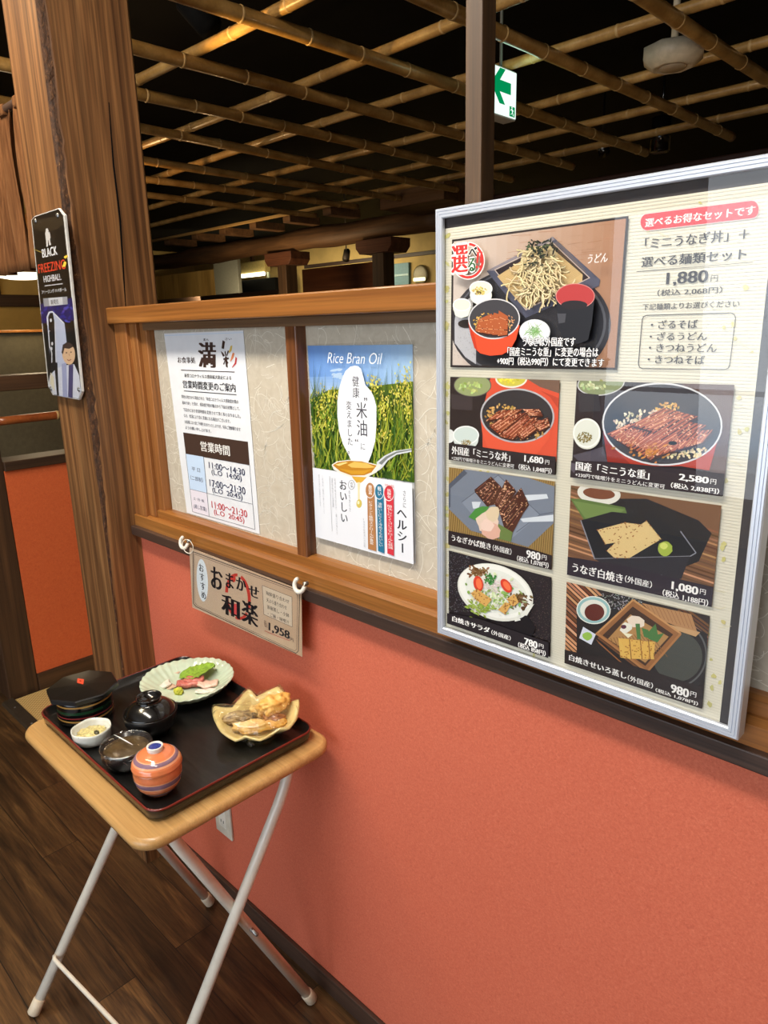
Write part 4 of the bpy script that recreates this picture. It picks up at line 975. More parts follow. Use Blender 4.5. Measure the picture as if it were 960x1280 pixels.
for t, q in (('・ざるそば', (222, 954, 462, 952, 910)), ('・ざるうどん', (216, 1014, 510, 1016, 972)), ('・きつねうどん', (212, 1072, 560, 1076, 1030)), ('・きつねそば', (206, 1132, 498, 1138, 1090))): A.text(t, (q[0], q[1]), (q[2], q[3]), (q[0], q[4]), K, .016)
A.build('lettering', sh, 'black and red heading and prices')

def photo(label, crop, quad, base):
    A = Art(YS-.0024, 3e-6); A.crop(*crop); A.poly(quad, base); A.setclip(quad); return A
def caption(A, txts):
    for t, q, b in txts: A.text(t, (q[0], q[1]), (q[2], q[3]), (q[0], q[4]), (244, 242, 238), b)
def eel(A, q, n, c=(150, 74, 40), hl=(206, 132, 88), n2=20):
    A.poly([(x+random.uniform(2, 6), y+10) for x, y in q], (64, 30, 20))
    """glazed eel fillet: quad TL TR BR BL with dark and light stripes"""
    A.poly(q, c); L = lambda a, b, t: (a[0]+(b[0]-a[0])*t, a[1]+(b[1]-a[1])*t)
    for k in range(n):
        t = (k+.5)/n; a, b = L(q[0], q[3], t), L(q[1], q[2], t)
        A.line([a, b], random.uniform(4, 7), jit((76, 32, 18), 14)); A.line([L(a, b, .1), L(a, b, random.uniform(.4, .9))], random.uniform(3, 5), jit(hl, 20))
    for _ in range(n2):
        u, v = random.random(), random.random(); p = L(L(q[0], q[1], u), L(q[3], q[2], u), v); A.ell(p[0], p[1], random.uniform(2, 7), random.uniform(1.6, 3.6), jit((230, 176, 136), 24), random.uniform(-1, 1), 6)
def rice(A, cx, cy, rx, ry, n, c=(206, 160, 88), sz=5):
    for _ in range(n):
        a, r = random.uniform(0, 2*PI), math.sqrt(random.random()); A.ell(cx+rx*r*math.cos(a), cy+ry*r*math.sin(a), sz, sz*.6, jit(c, 30), random.uniform(0, 3), 6)
def bowl(A, cx, cy, rx, ry, inner, rim, rot=0, rw=8):
    A.ell(cx, cy, rx, ry, rim, rot, 40); A.ell(cx, cy, rx-rw, ry-rw, inner, rot, 40)
random.seed(5)
# big photo: noodle and eel bowl set on a round tray
C1 = (555, 280, 6.733)
def c2(x, y): return ((660+x/6.4-555)*6.733, (270+y/6.4-280)*6.733)
def P(x, y): return ((x-555)*6.733, (y-280)*6.733)
Q = [P(565, 299.6), P(785.8, 270), P(771, 462.5), P(563, 459)]
A = photo('', C1, Q, (44, 38, 38)); A.setclip(None)
QI = [P(567.3, 302), P(782.6, 273.2), P(768.3, 459.6), P(565.6, 456.4)]
A.shade(QI, (206, 194, 184), (168, 122, 92), 16, True); A.setclip(QI)
for _ in range(60): x = random.uniform(500, 1520); y = random.uniform(-40, 420); A.line([(x, y), (x+random.uniform(80, 220), y-random.uniform(8, 26))], random.uniform(1, 4), jit((168, 122, 92), 12))
A.ell(730, 850, 676, 500, (54, 54, 60), -.03, 48); A.ell(726, 838, 640, 470, (96, 96, 102), -.03, 48); A.ell(722, 838, 622, 455, (44, 44, 50), -.03, 48)
A.poly([(250, 500), (320, 560), (110, 690), (90, 820), (90, 1000), (180, 1120), (270, 1180), (270, 1000), (240, 860)], (186, 186, 190))
for _ in range(160): A.ell(random.uniform(90, 270), random.uniform(620, 1130), 3, 3, jit((150, 148, 152), 30), 0, 5)
A.ell(190, 840, 70, 36, (60, 54, 52))
A.poly([(360, 395), c2(200, 165), c2(580, 510), c2(570, 560), (690, 790), (640, 740)], (84, 86, 104)); A.poly([(360, 395), c2(200, 165), c2(215, 190), (425, 392)], (140, 132, 138))
A.poly([(425, 385), c2(190, 200), c2(500, 495), (690, 728)], (196, 178, 166)); A.poly([(436, 388), c2(192, 212), c2(488, 494), (690, 714)], (46, 36, 40))
MT = [(450, 440), (640, 320), c2(200, 262), c2(440, 470), c2(436, 520), (690, 704), (660, 690)]
A.poly(MT, (206, 176, 122))
for k in range(26): t = k/25; A.line([(455+220*t, 440+255*t), (455+220*t+520, 440+255*t-300)], 2, (170, 138, 90))
A.poly([(620, 440), (660, 250), (740, 190), (900, 180), (960, 260), c2(230, 380), c2(300, 560), c2(140, 640), (800, 650), (690, 600)], (208, 188, 142))
for _ in range(230):
    x, y = random.gauss(820, 105), random.gauss(430, 110)
    if abs(x-820) > 60+(y-150)*.5 or y < 190 or y > 640: continue
    p = [(x, y)]; a = random.uniform(.2, 2.9)
    for k in range(7): a += random.uniform(-.6, .6); x += math.cos(a)*18; y += math.sin(a)*18; p.append((x, y))
    A.line(p, 13, (150, 124, 84)); A.line(p, 9, jit((224, 206, 160), 16))
for _ in range(60): A.ell(random.gauss(850, 60), random.gauss(215, 40), random.uniform(8, 26), random.uniform(5, 12), jit(random.choice(((34, 36, 26), (62, 72, 46), (24, 26, 20))), 10), random.uniform(0, 3), 7, .3)
for _ in range(14): A.ell(random.gauss(780, 34), random.gauss(340, 14), 18, 6, jit((54, 56, 40), 12), random.uniform(-.6, .6), 7, .3)
A.ell(345, 600, 92, 80, (226, 226, 214)); bowl(A, 345, 545, 97, 66, (214, 216, 198), (240, 240, 232)); rice(A, 335, 565, 60, 34, 50, (196, 176, 90), 10); rice(A, 320, 580, 26, 14, 12, (110, 84, 50), 8)
A.poly([(108, 690), (130, 770), (180, 792), (240, 772), (264, 700)], (216, 220, 206)); bowl(A, 186, 680, 76, 54, (206, 212, 198), (236, 238, 230))
A.poly([(240, 830), (258, 930), (290, 1040), (340, 1086), (420, 1106), (520, 1098), (590, 1060), (640, 970), (672, 850)], (216, 74, 40)); A.poly([(240, 830), (258, 930), (290, 1040), (320, 1070), (290, 930)], (190, 56, 28))
bowl(A, 457, 798, 217, 170, (62, 60, 64), (206, 204, 206), -.06, 10)
rice(A, 400, 830, 120, 80, 120, (214, 168, 84), 9); rice(A, 560, 830, 70, 70, 60, (206, 160, 110), 9)
for k in range(5): eel(A, [(330+k*42, 800-k*18), (440+k*34, 752+k*6), (410+k*40, 930), (300+k*48, 900+k*10)], 2, (168, 86, 46), (226, 150, 104), 8)
A.ell(800, 905, 130, 104, (206, 208, 212)); A.ell(800, 900, 122, 96, (230, 232, 232))
for _ in range(80): A.line([(random.gauss(800, 34), random.gauss(905, 28)), (random.gauss(800, 34), random.gauss(905, 28))], 3, jit((134, 176, 108), 26))
A.poly([c2(258, 650), c2(280, 900), c2(330, 1000), c2(440, 1020), c2(515, 990), c2(545, 860), c2(568, 640)], (30, 30, 36)); A.poly([c2(270, 780), c2(280, 860), c2(330, 850), c2(340, 780)], (70, 70, 76))
a_ = c2(413, 642); bowl(A, a_[0], a_[1], 164, 106, (176, 58, 58), (206, 130, 124), 0, 6); a_ = c2(405, 712); A.ell(a_[0], a_[1], 110, 38, (38, 32, 36))
A.text('うどん', c2(506, 384), c2(664, 384), c2(506, 312), (226, 216, 212), .03, .2)
caption(A, [])
def cap2(t, bl, br, tl): A.text(t, bl, br, tl, (248, 246, 244), .024, 0, ((34, 34, 42), .05))
cap2('うなぎは外国産です', P(659, 432.5), P(724.4, 430), P(659, 421.5)); cap2('「国産ミニうな重」に変更の場合は', P(640, 444.5), P(753, 442), P(640, 433.5)); cap2('+900円（税込990円）にて変更できます', P(627, 455.5), P(760, 454.5), P(627, 445.5))
A.setclip(None)
for a0, a1 in ((-1.5, -.45), (-.4, 2.45)): A.arc(242, 312, 142, 158, 36, (240, 232, 226), a0-.05, a1+.05)
for a0, a1 in ((-1.5, -.5), (-.42, 2.4)): A.arc(242, 312, 134, 150, 22, (204, 56, 52), a0, a1)
A.text('選', (108, 418), (236, 410), (108, 188), (204, 50, 48), .05, 0, ((242, 234, 228), .05)); A.text('べ', (250, 284), (318, 280), (250, 202), (44, 40, 40), .05, 0, ((242, 234, 228), .05)); A.text('る', (246, 404), (302, 404), (246, 292), (36, 92, 52), .06, 0, ((242, 234, 228), .05)); A.text('!!', (310, 376), (352, 350), (310, 240), (204, 50, 48), .04, .1)
A.build('dish_photo', sh, 'photo of noodles and an eel bowl on a tray')

# imported eel bowl
C4 = (540, 450, 4.74); Q = [(108, 100), (757, 120), (733, 680), (103, 590)]
A = photo('', C4, Q, (46, 36, 34))
A.poly([(350, 90), (770, 110), (740, 600), (300, 560), (300, 300)], (218, 84, 56)); A.poly([(540, 100), (770, 110), (760, 200), (640, 160)], (120, 92, 76)); A.poly([(640, 180), (760, 230), (755, 300), (700, 220)], (190, 70, 46))
bowl(A, 240, 150, 112, 68, (150, 160, 110), (96, 88, 84), 0, 5); rice(A, 230, 165, 70, 32, 30, (170, 186, 110), 12); A.poly([(108, 200), (240, 220), (240, 300), (120, 290)], (64, 54, 54))
bowl(A, 470, 110, 95, 56, (206, 196, 80), (236, 230, 214), 0, 10); rice(A, 460, 112, 60, 26, 30, (226, 210, 60), 10)
A.poly([(286, 330), (300, 440), (330, 520), (420, 560), (620, 560), (690, 470), (726, 340)], (226, 90, 60))
bowl(A, 506, 330, 220, 162, (52, 48, 50), (186, 184, 186), .06, 10)
rice(A, 420, 330, 110, 70, 120, (204, 160, 86), 9); rice(A, 560, 420, 110, 50, 90, (196, 150, 84), 9)
for q in ([(320, 360), (400, 300), (540, 290), (480, 330)], [(340, 390), (440, 330), (560, 310), (400, 440)], [(400, 450), (560, 320), (640, 330), (480, 470)], [(500, 440), (600, 350), (690, 360), (540, 470)], [(600, 380), (690, 340), (700, 390), (640, 420)], [(540, 290), (640, 290), (660, 330), (580, 330)]): eel(A, q, 4, (150, 72, 42), (220, 150, 116), 26)
A.ell(108, 450, 30, 40, (226, 228, 224)); A.ell(205, 470, 74, 60, (214, 222, 216)); bowl(A, 205, 445, 78, 56, (206, 218, 212), (238, 240, 236), 0, 8); rice(A, 205, 488, 30, 16, 60, (150, 130, 70), 4)
A.poly([(95, 490), (240, 506), (400, 530), (560, 552), (740, 572), (735, 690), (95, 600)], (44, 36, 38))
caption(A, [('外国産「ミニうな丼」', (122, 556, 466, 604, 508), .035), ('+230円で味噌汁をミニうどんに変更可', (120, 590, 490, 638, 566), .008), ('1,680', (552, 606, 662, 614, 562), .04), ('円', (674, 616, 698, 618, 590), .01), ('（税込 1,848円）', (518, 648, 712, 664, 614), .03)])
A.build('dish_photo', sh, 'photo of a red bowl of eel on rice')
# grilled eel on a slate plate
Q = [(100, 635), (728, 720), (710, 1243), (98, 1093)]
A = photo('', C4, Q, (160, 130, 76))
for k in range(60): x = 60+k*13; A.line([(x, 620), (x-50, 1260)], 4, jit((120, 92, 48), 14))
A.poly([(96, 740), (190, 650), (420, 650), (735, 752), (728, 960), (570, 1108), (230, 1010), (98, 880)], (122, 130, 144)); A.poly([(96, 740), (190, 650), (210, 670), (110, 760), (110, 870), (98, 880)], (84, 90, 104))
A.poly([(176, 842), (392, 682), (640, 916), (470, 1060), (300, 990)], (136, 144, 158)); A.line([(176, 842), (392, 682), (640, 916), (500, 1020)], 4, (92, 98, 112)); A.line([(392, 682), (440, 650)], 5, (92, 98, 112)); A.line([(640, 916), (728, 900)], 5, (92, 98, 112))
for q in ([(550, 800), (680, 794), (690, 820), (570, 834)], [(520, 940), (720, 916), (722, 956), (540, 960)], [(236, 840), (290, 840), (276, 880), (244, 880)]): A.poly(q, (214, 220, 226))
for q in ([(250, 770), (350, 690), (410, 750), (400, 850), (330, 866)], [(370, 850), (440, 706), (496, 770), (430, 900), (400, 900)], [(400, 900), (530, 756), (574, 850), (470, 1040), (440, 1030)]):
    eel(A, [q[0], q[1], q[2], q[-1]], 6, (74, 40, 28), (150, 100, 80), 50); A.poly([q[-1], q[2], q[3], q[-1]], (84, 48, 32))
A.poly([(218, 930), (260, 880), (300, 866), (340, 868), (320, 900), (280, 960)], (78, 142, 62)); A.poly([(380, 960), (480, 1020), (470, 1076), (400, 1060)], (110, 130, 70))
for c in ((330, 960, 66, 60, (232, 206, 186)), (360, 910, 40, 46, (226, 204, 170)), (350, 1010, 60, 50, (226, 178, 158)), (330, 980, 40, 36, (240, 210, 194))): A.ell(*c, .3, 16, .12)
A.poly([(90, 1008), (330, 1056), (560, 1110), (720, 1160), (715, 1250), (90, 1100)], (44, 34, 36))
caption(A, [('うなぎかば焼き', (118, 1070, 350, 1118, 1032), .035), ('（外国産）', (362, 1128, 472, 1148, 1092), .02), ('980', (562, 1170, 642, 1180, 1124), .045), ('円', (652, 1180, 680, 1184, 1152), .01), ('（税込 1,078円）', (506, 1190, 692, 1224, 1156), .03)])
A.build('dish_photo', sh, 'photo of grilled eel pieces on a slate plate')
# eel salad
Q = [(112, 150), (797, 330), (787, 860), (112, 630)]
A = photo('', (540, 660, 5.333), Q, (40, 34, 38))
for _ in range(420):
    x, y = random.uniform(112, 250), random.uniform(160, 560); A.ell(x, y, 2.4, 2.4, jit((110, 108, 116), 40), 0, 5)
for _ in range(520): A.ell(random.uniform(600, 790), random.uniform(330, 760), 2.4, 2.4, jit((92, 76, 72), 30), 0, 5)
A.poly([(560, 560), (640, 575), (700, 660), (660, 740), (480, 660)], (24, 20, 24))
A.poly([(560, 560), (600, 610), (560, 620)], (226, 226, 218)); A.ell(430, 425, 262, 180, (222, 222, 212), .38, 40); A.ell(428, 418, 250, 168, (238, 238, 230), .38, 40); A.ell(436, 420, 214, 138, (226, 228, 218), .38, 40); A.poly([(560, 590), (690, 500), (640, 580), (580, 575)], (226, 226, 216))
for _ in range(70): A.ell(random.gauss(320, 30), random.gauss(290, 18), random.uniform(6, 16), random.uniform(4, 9), jit((120, 84, 48), 30), random.uniform(0, 3), 7, .3)
for _ in range(70): A.ell(random.gauss(590, 36), random.gauss(480, 26), random.uniform(6, 16), random.uniform(4, 10), jit((110, 84, 52), 30), random.uniform(0, 3), 7, .3)
for _ in range(160): A.ell(random.gauss(430, 80), random.gauss(460, 50), random.uniform(6, 18), random.uniform(4, 10), jit(random.choice(((150, 178, 100), (196, 206, 160), (120, 156, 74), (216, 214, 196))), 20), random.uniform(0, 3), 8, .3)
for _ in range(60): A.ell(random.gauss(330, 50), random.gauss(520, 26), random.uniform(8, 20), random.uniform(4, 9), jit((140, 160, 66), 20), random.uniform(0, 1), 8, .3)
for _ in range(40): x, y = random.gauss(400, 60), random.gauss(360, 24); A.line([(x, y), (x+random.uniform(20, 70), y+random.uniform(6, 34))], 4, jit((226, 210, 206), 14))
for _ in range(40): A.ell(random.gauss(404, 20), random.gauss(340, 18), 9, 6, jit((66, 124, 58), 26), random.uniform(0, 3), 7, .2)
for c in ((320, 366, 32, 52, -.2), (506, 380, 30, 52, -.6)): A.ell(c[0], c[1], c[2], c[3], (206, 60, 40), c[4], 20); A.ell(c[0]+4, c[1], c[2]*.6, c[3]*.7, (232, 112, 70), c[4], 20)
for q in ([(270, 430), (310, 400), (410, 470), (370, 520), (300, 470)], [(450, 540), (500, 490), (540, 500), (500, 570)], [(510, 470), (560, 430), (590, 490), (550, 520)]):
    A.poly(q, (206, 160, 88))
    for _ in range(26): k = random.randrange(len(q)); p, p2 = q[k], q[(k+2) % len(q)]; t = random.random(); A.ell(p[0]+(p2[0]-p[0])*t, p[1]+(p2[1]-p[1])*t, 5, 3.4, jit((140, 90, 44), 24), 0, 6)
A.poly([(105, 560), (330, 600), (560, 680), (800, 760), (790, 870), (105, 640)], (38, 32, 36))
caption(A, [('白焼きサラダ', (148, 614, 396, 682, 578), .04), ('（外国産）', (408, 702, 536, 734, 672), .02), ('780', (628, 770, 712, 788, 724), .05), ('円', (724, 788, 754, 796, 762), .01), ('（税込 858円）', (586, 788, 768, 838, 752), .035)])
A.build('dish_photo', sh, 'photo of an eel salad on a white shell plate')
# domestic eel bowl
C5 = (700, 450, 3.692); Q = [(78, 95), (805, 115), (752, 628), (52, 540)]
A = photo('', C5, Q, (48, 36, 38))
A.poly([(560, 95), (810, 110), (780, 560), (690, 520)], (92, 66, 56))
for _ in range(200): A.ell(random.uniform(600, 800), random.uniform(110, 540), 2.5, 2.5, jit((120, 96, 86), 30), 0, 5)
A.poly([(60, 440), (200, 400), (220, 470), (120, 500)], (84, 78, 88))
bowl(A, 190, 108, 110, 56, (140, 150, 110), (206, 204, 206), -.1, 5); A.poly([(84, 150), (180, 160), (190, 236), (90, 240)], (58, 54, 58)); rice(A, 150, 120, 60, 20, 20, (200, 210, 160), 10)
A.poly([(200, 330), (220, 470), (360, 490), (560, 490), (690, 510), (740, 330)], (180, 60, 40)); A.poly([(200, 330), (220, 470), (330, 482), (260, 420)], (150, 44, 30))
bowl(A, 473, 296, 278, 192, (58, 54, 58), (222, 222, 224), .04, 8)
rice(A, 430, 290, 180, 60, 170, (222, 206, 180), 9); rice(A, 500, 220, 60, 22, 40, (220, 170, 90), 8); rice(A, 560, 420, 120, 34, 90, (226, 206, 160), 9)
for q in ([(220, 340), (330, 290), (420, 320), (350, 420)], [(330, 300), (480, 220), (640, 260), (470, 340)], [(330, 400), (520, 270), (680, 300), (420, 460)], [(420, 450), (560, 330), (710, 320), (660, 380), (520, 420)]): eel(A, q[:4], 7, (176, 92, 58), (226, 152, 108), 60)
for _ in range(30): A.ell(random.gauss(410, 50), random.gauss(420, 20), random.uniform(6, 14), 5, jit((196, 130, 60), 24), -.4, 7, .2)
A.ell(524, 382, 20, 9, (40, 40, 40)); A.ell(130, 345, 62, 66, (208, 208, 196)); bowl(A, 128, 336, 64, 68, (216, 218, 206), (236, 236, 226), 0, 8); rice(A, 118, 356, 34, 24, 110, (126, 112, 52), 4)
A.poly([(45, 462), (220, 468), (420, 486), (640, 508), (770, 524), (760, 640), (45, 545)], (42, 30, 34)); A.poly([(45, 470), (90, 480), (70, 520), (50, 500)], (90, 82, 92))
caption(A, [('国産「ミニうな重」', (78, 506, 416, 542, 466), .035), ('+230円で味噌汁をミニうどんに変更可', (76, 536, 488, 588, 516), .008), ('2,580', (554, 556, 688, 570, 522), .045), ('円', (698, 570, 724, 574, 546), .01), ('（税込 2,838円）', (516, 588, 738, 608, 562), .03)])
A.build('dish_photo', sh, 'photo of a large red bowl covered with eel')
# white grilled eel on a black dish
Q = [(50, 578), (745, 672), (700, 1140), (33, 990)]
A = photo('', C5, Q, (120, 84, 58))
for k in range(40): y = 560+k*20; A.line([(20, y), (800, y+260)], 8, jit(random.choice(((150, 106, 72), (96, 64, 42), (190, 140, 96))), 16))
A.poly([(240, 640), (400, 640), (640, 740), (700, 800), (640, 930), (430, 1010), (160, 920)], (34, 32, 34))
bowl(A, 180, 616, 100, 52, (120, 70, 46), (222, 220, 208), .1, 26)
A.poly([(48, 640), (90, 640), (300, 680), (330, 780), (150, 800)], (92, 116, 60)); A.poly([(60, 650), (300, 690), (160, 790)], (112, 136, 74))
A.poly([(96, 740), (240, 700), (420, 720), (560, 790), (630, 890), (600, 905), (380, 910), (160, 918)], (30, 30, 34)); A.line([(96, 740), (160, 918), (380, 912), (600, 906), (628, 890), (556, 790)], 5, (140, 140, 150)); A.poly([(160, 918), (380, 912), (600, 906), (560, 1010), (330, 1020)], (44, 42, 48))
for q in ([(172, 784), (300, 750), (380, 760), (330, 830), (210, 850)], [(216, 880), (280, 820), (400, 742), (468, 826), (320, 914), (250, 912)]):
    A.poly(q, (218, 190, 132)); 
    xs = [p[0] for p in q]; ys = [p[1] for p in q]
    for _ in range(70):
        u = random.random(); p, p2 = random.choice(q), random.choice(q); A.ell(p[0]+(p2[0]-p[0])*u, p[1]+(p2[1]-p[1])*u, 4, 2.6, jit((150, 96, 52), 26), 0, 5)
A.ell(486, 870, 34, 34, (160, 178, 70), 0, 18, .06); A.ell(480, 858, 18, 16, (206, 214, 110), 0, 12, .1)
A.poly([(400, 1000), (470, 990), (560, 1100), (420, 1080)], (120, 120, 130))
A.poly([(25, 905), (300, 950), (420, 980), (720, 1050), (700, 1150), (25, 1000)], (44, 36, 46))
caption(A, [('うなぎ白焼き', (58, 976, 290, 1018, 934), .035), ('（外国産）', (300, 1024, 424, 1048, 992), .02), ('1,080', (516, 1062, 636, 1078, 1020), .045), ('円', (646, 1078, 672, 1084, 1054), .01), ('（税込 1,188円）', (474, 1088, 684, 1122, 1056), .03)])
A.build('dish_photo', sh, 'photo of pale grilled eel in a black dish with wasabi')
# steamed eel in a bamboo box
C7 = (690, 700, 3.556); Q = [(65, 97), (702, 250), (668, 660), (57, 457)]
A = photo('', C7, Q, (46, 36, 34))
for k in range(22): y = 40+k*20; A.line([(50, y-40), (230, y+130)], 11, jit(random.choice(((170, 112, 78), (120, 72, 48), (206, 150, 110))), 16)); A.line([(50, y-32), (230, y+138)], 3, (60, 36, 26))
for k in range(10): A.line([(560, 190+k*16), (720, 310+k*18)], 9, jit((124, 84, 56), 22))
A.poly([(110, 240), (200, 160), (300, 150), (420, 180), (690, 330), (690, 600), (400, 560), (110, 420)], (34, 30, 30)); A.arc(540, 420, 150, 150, 8, (92, 92, 92), -1.2, 1.4)
for _ in range(220): A.ell(random.uniform(220, 400), random.uniform(150, 220), 2.6, 2.6, jit((150, 150, 150), 40), 0, 5)
A.ell(560, 430, 110, 110, (70, 72, 66))
A.poly([(400, 190), (620, 240), (650, 330), (470, 260)], (178, 132, 88)); A.poly([(500, 280), (660, 320), (640, 340), (520, 300)], (196, 156, 110))
for k in range(12): A.line([(404+k*18, 194+k*4), (430+k*18, 240+k*6)], 2, (140, 98, 60))
bowl(A, 186, 222, 76, 62, (226, 226, 214), (240, 240, 230), .1, 3); A.arc(186, 222, 72, 58, 12, (150, 190, 190), 0, 6.28, .1, 28); A.ell(190, 232, 44, 38, (96, 40, 30)); 
A.poly([(140, 296), (196, 330), (176, 376), (122, 346)], (216, 220, 232)); A.ell(158, 338, 22, 18, (150, 190, 80), 0, 12, .1)
A.poly([(196, 330), (362, 176), (574, 326), (424, 496)], (150, 100, 58)); A.poly([(226, 334), (360, 206), (540, 330), (416, 470)], (66, 44, 30)); A.poly([(250, 350), (350, 240), (520, 340), (416, 456)], (176, 132, 80))
for k in range(14): A.line([(262+k*13, 346-k*2), (280+k*18, 390+k*3)], 3, (130, 92, 52))
A.line([(196, 330), (362, 176), (574, 326)], 8, (196, 146, 92)); A.line([(200, 324), (424, 496), (574, 326)], 10, (172, 118, 70)); A.line([(206, 344), (424, 510), (430, 494)], 8, (110, 70, 42)); A.poly([(196, 350), (330, 470), (300, 450), (210, 370)], (150, 96, 56))
A.ell(376, 272, 40, 26, (232, 216, 196), .2, 14, .15); A.ell(330, 300, 26, 24, (232, 230, 214), .2, 10, .25); A.ell(320, 296, 12, 9, (84, 40, 60)); A.poly([(312, 320), (360, 330), (340, 346)], (236, 232, 200))
for q in ([(372, 282), (392, 282), (396, 352), (380, 350)], [(420, 330), (462, 282), (472, 330), (500, 324), (470, 366), (430, 350)], [(400, 300), (430, 310), (440, 350), (410, 340)]): A.poly(q, (74, 120, 64))
for x in (296, 346, 396): A.poly([(x, 346+(x-296)*.12), (x+44, 350+(x-296)*.12), (x+60, 440), (x+10+(x-296)*.1, 432)], (222, 182, 92))
A.poly([(296, 346), (460, 364), (452, 440), (356, 438)], (222, 178, 88))
for x in (346, 394, 430): A.line([(x, 352), (x+8, 440)], 4, (120, 80, 40))
for _ in range(60): A.ell(random.uniform(306, 456), random.uniform(356, 436), 4, 3, jit((176, 122, 52), 26), 0, 5)
A.poly([(50, 396), (300, 450), (470, 500), (680, 568), (670, 670), (50, 470)], (40, 32, 32))
caption(A, [('白焼きせいろ蒸し', (78, 444, 332, 520, 416), .04), ('（外国産）', (338, 534, 450, 558, 508), .02), ('980', (530, 586, 608, 600, 548), .045), ('円', (616, 602, 642, 608, 580), .01), ('（税込 1,078円）', (462, 584, 650, 638, 566), .03)])
A.build('dish_photo', sh, 'photo of steamed eel in a bamboo box')
# clear front
MB().box(mx0+.009, mx1-.009, YM+.0030, YM+.0036, mz0+.009, mz1-.009).build('glass', thin_glass('menu_glass', 1.5, .01), mb_)
# ------------------------------------------------------------------ wall socket
p0, p1 = Vector((-1.466, .83, .205)), Vector((-1.392, .83, .329)); sc_ = thing('wall_socket', ((p0.x+p1.x)/2, .83, p0.z), 'beige double wall socket low on the coral wall behind the table', 'wall socket')
MB().box(p0.x, p1.x, .823, .83, p0.z, p1.z, .0025).build('cover_plate', plain('socket_beige', (206, 200, 184), .4), sc_)
cx = (p0.x+p1.x)/2
MB().box(cx-.017, cx+.017, .8215, .8235, p0.z+.026, p1.z-.026, .001).build('insert', plain('socket_white', (226, 222, 210), .35), sc_)
for z in (p0.z+.044, p0.z+.083):
    b = MB(); b.box(cx-.0065, cx-.0045, .8209, .8217, z-.004, z+.004).box(cx+.0045, cx+.0065, .8209, .8217, z-.004, z+.004); b.build('slots', M['black'], sc_)

# ------------------------------------------------------------------ folding side table
TX0, TX1, TY0, TY1, TZ = -1.478, -.946, .397, .812, .70
tb = thing('folding_table', ((TX0+TX1)/2, (TY0+TY1)/2, 0), 'small folding side table with a pale wooden top and white crossed tube legs', 'folding table')
def rrect(x0, x1, y0, y1, r, z, n=8):
    out = []
    for cx, cy, a0 in ((x1-r, y1-r, 0), (x0+r, y1-r, PI/2), (x0+r, y0+r, PI), (x1-r, y0+r, 1.5*PI)):
        for k in range(n+1): a = a0+PI/2*k/n; out.append((cx+r*math.cos(a), cy+r*math.sin(a), z))
    return out
def slab(x0, x1, y0, y1, r, prof):
    """stack of rounded rectangles: prof is (inset, z)"""
    b = MB(); P = [rrect(x0+i, x1-i, y0+i, y1-i, max(.002, r-i), z) for i, z in prof]; b.grid(P, 0, True, True)
    bm = bmesh.new(); bm.faces.new([bm.verts.new(v) for v in P[0]][::-1]); b._merge(bm); bm = bmesh.new(); bm.faces.new([bm.verts.new(v) for v in P[-1]]); b._merge(bm); return b
tw = wood('pale_table_wood', (178, 134, 78), (194, 150, 92), (206, 164, 106), 'X', 40, 2.5, .4, .15, .25)
slab(TX0, TX1, TY0, TY1, .045, [(.007, TZ-.021), (.002, TZ-.018), (0, TZ-.012), (.001, TZ-.006), (.004, TZ-.002), (.008, TZ)]).build('tabletop', tw, tb)
def bent(p0, p1, p2, n=7):
    p0, p1, p2 = Vector(p0), Vector(p1), Vector(p2); out = [p0]
    a = p1+(p0-p1).normalized()*.05; c = p1+(p2-p1).normalized()*.035
    for k in range(n+1): t = k/n; out.append(a*(1-t)**2+p1*2*t*(1-t)+c*t*t)
    return out+[p2]
LEG = .0112
legs = [((-1.47, .328, .012), (-1.47, .738, .612), (-1.47, .752, .678)), ((-1.02, .352, .012), (-1.02, .735, .600), (-1.02, .757, .678)),
        ((-1.036, .778, .012), (-1.036, .487, .628), (-1.036, .478, .678)), ((-1.452, .775, .012), (-1.452, .487, .628), (-1.452, .478, .678))]
for a, b_, c in legs:
    lg = MB().tube(bent(a, b_, c), LEG, 16).build('leg', M['white_paint'], tb)
    t = (Vector(b_)-Vector(a)).normalized(); a = Vector(a)
    cap = MB().tube([a-t*.004, a-t*.001, a+t*.028, a+t*.031], [.0115, .0138, .0132, .0115], 16); P_(cap.build('foot_cap', M['beige_plastic'], lg), 'beige plastic foot cap')
for x, s in ((-1.461, 1), (-1.028, 1)):
    a, b_ = Vector(legs[0][0]), Vector(legs[2][0]); z = .33; 
    MB().tube([(x-.022, .632, z-.01), (x+.022, .632, z-.01)], .0042, 10).build('pivot_bolt', M['steel'], tb)
MB().tube([(-1.47, .389, .121), (-1.46, .385, .121), (-1.03, .425, .125), (-1.02, .401, .124)], .0046, 10).build('brace', M['white_paint'], tb)
MB().tube([(-1.47, .745, .645), (-1.02, .745, .645)], .009, 12).build('cross_tube', M['white_paint'], tb); MB().tube([(-1.452, .482, .65), (-1.036, .482, .65)], .009, 12).build('cross_tube', M['white_paint'], tb)

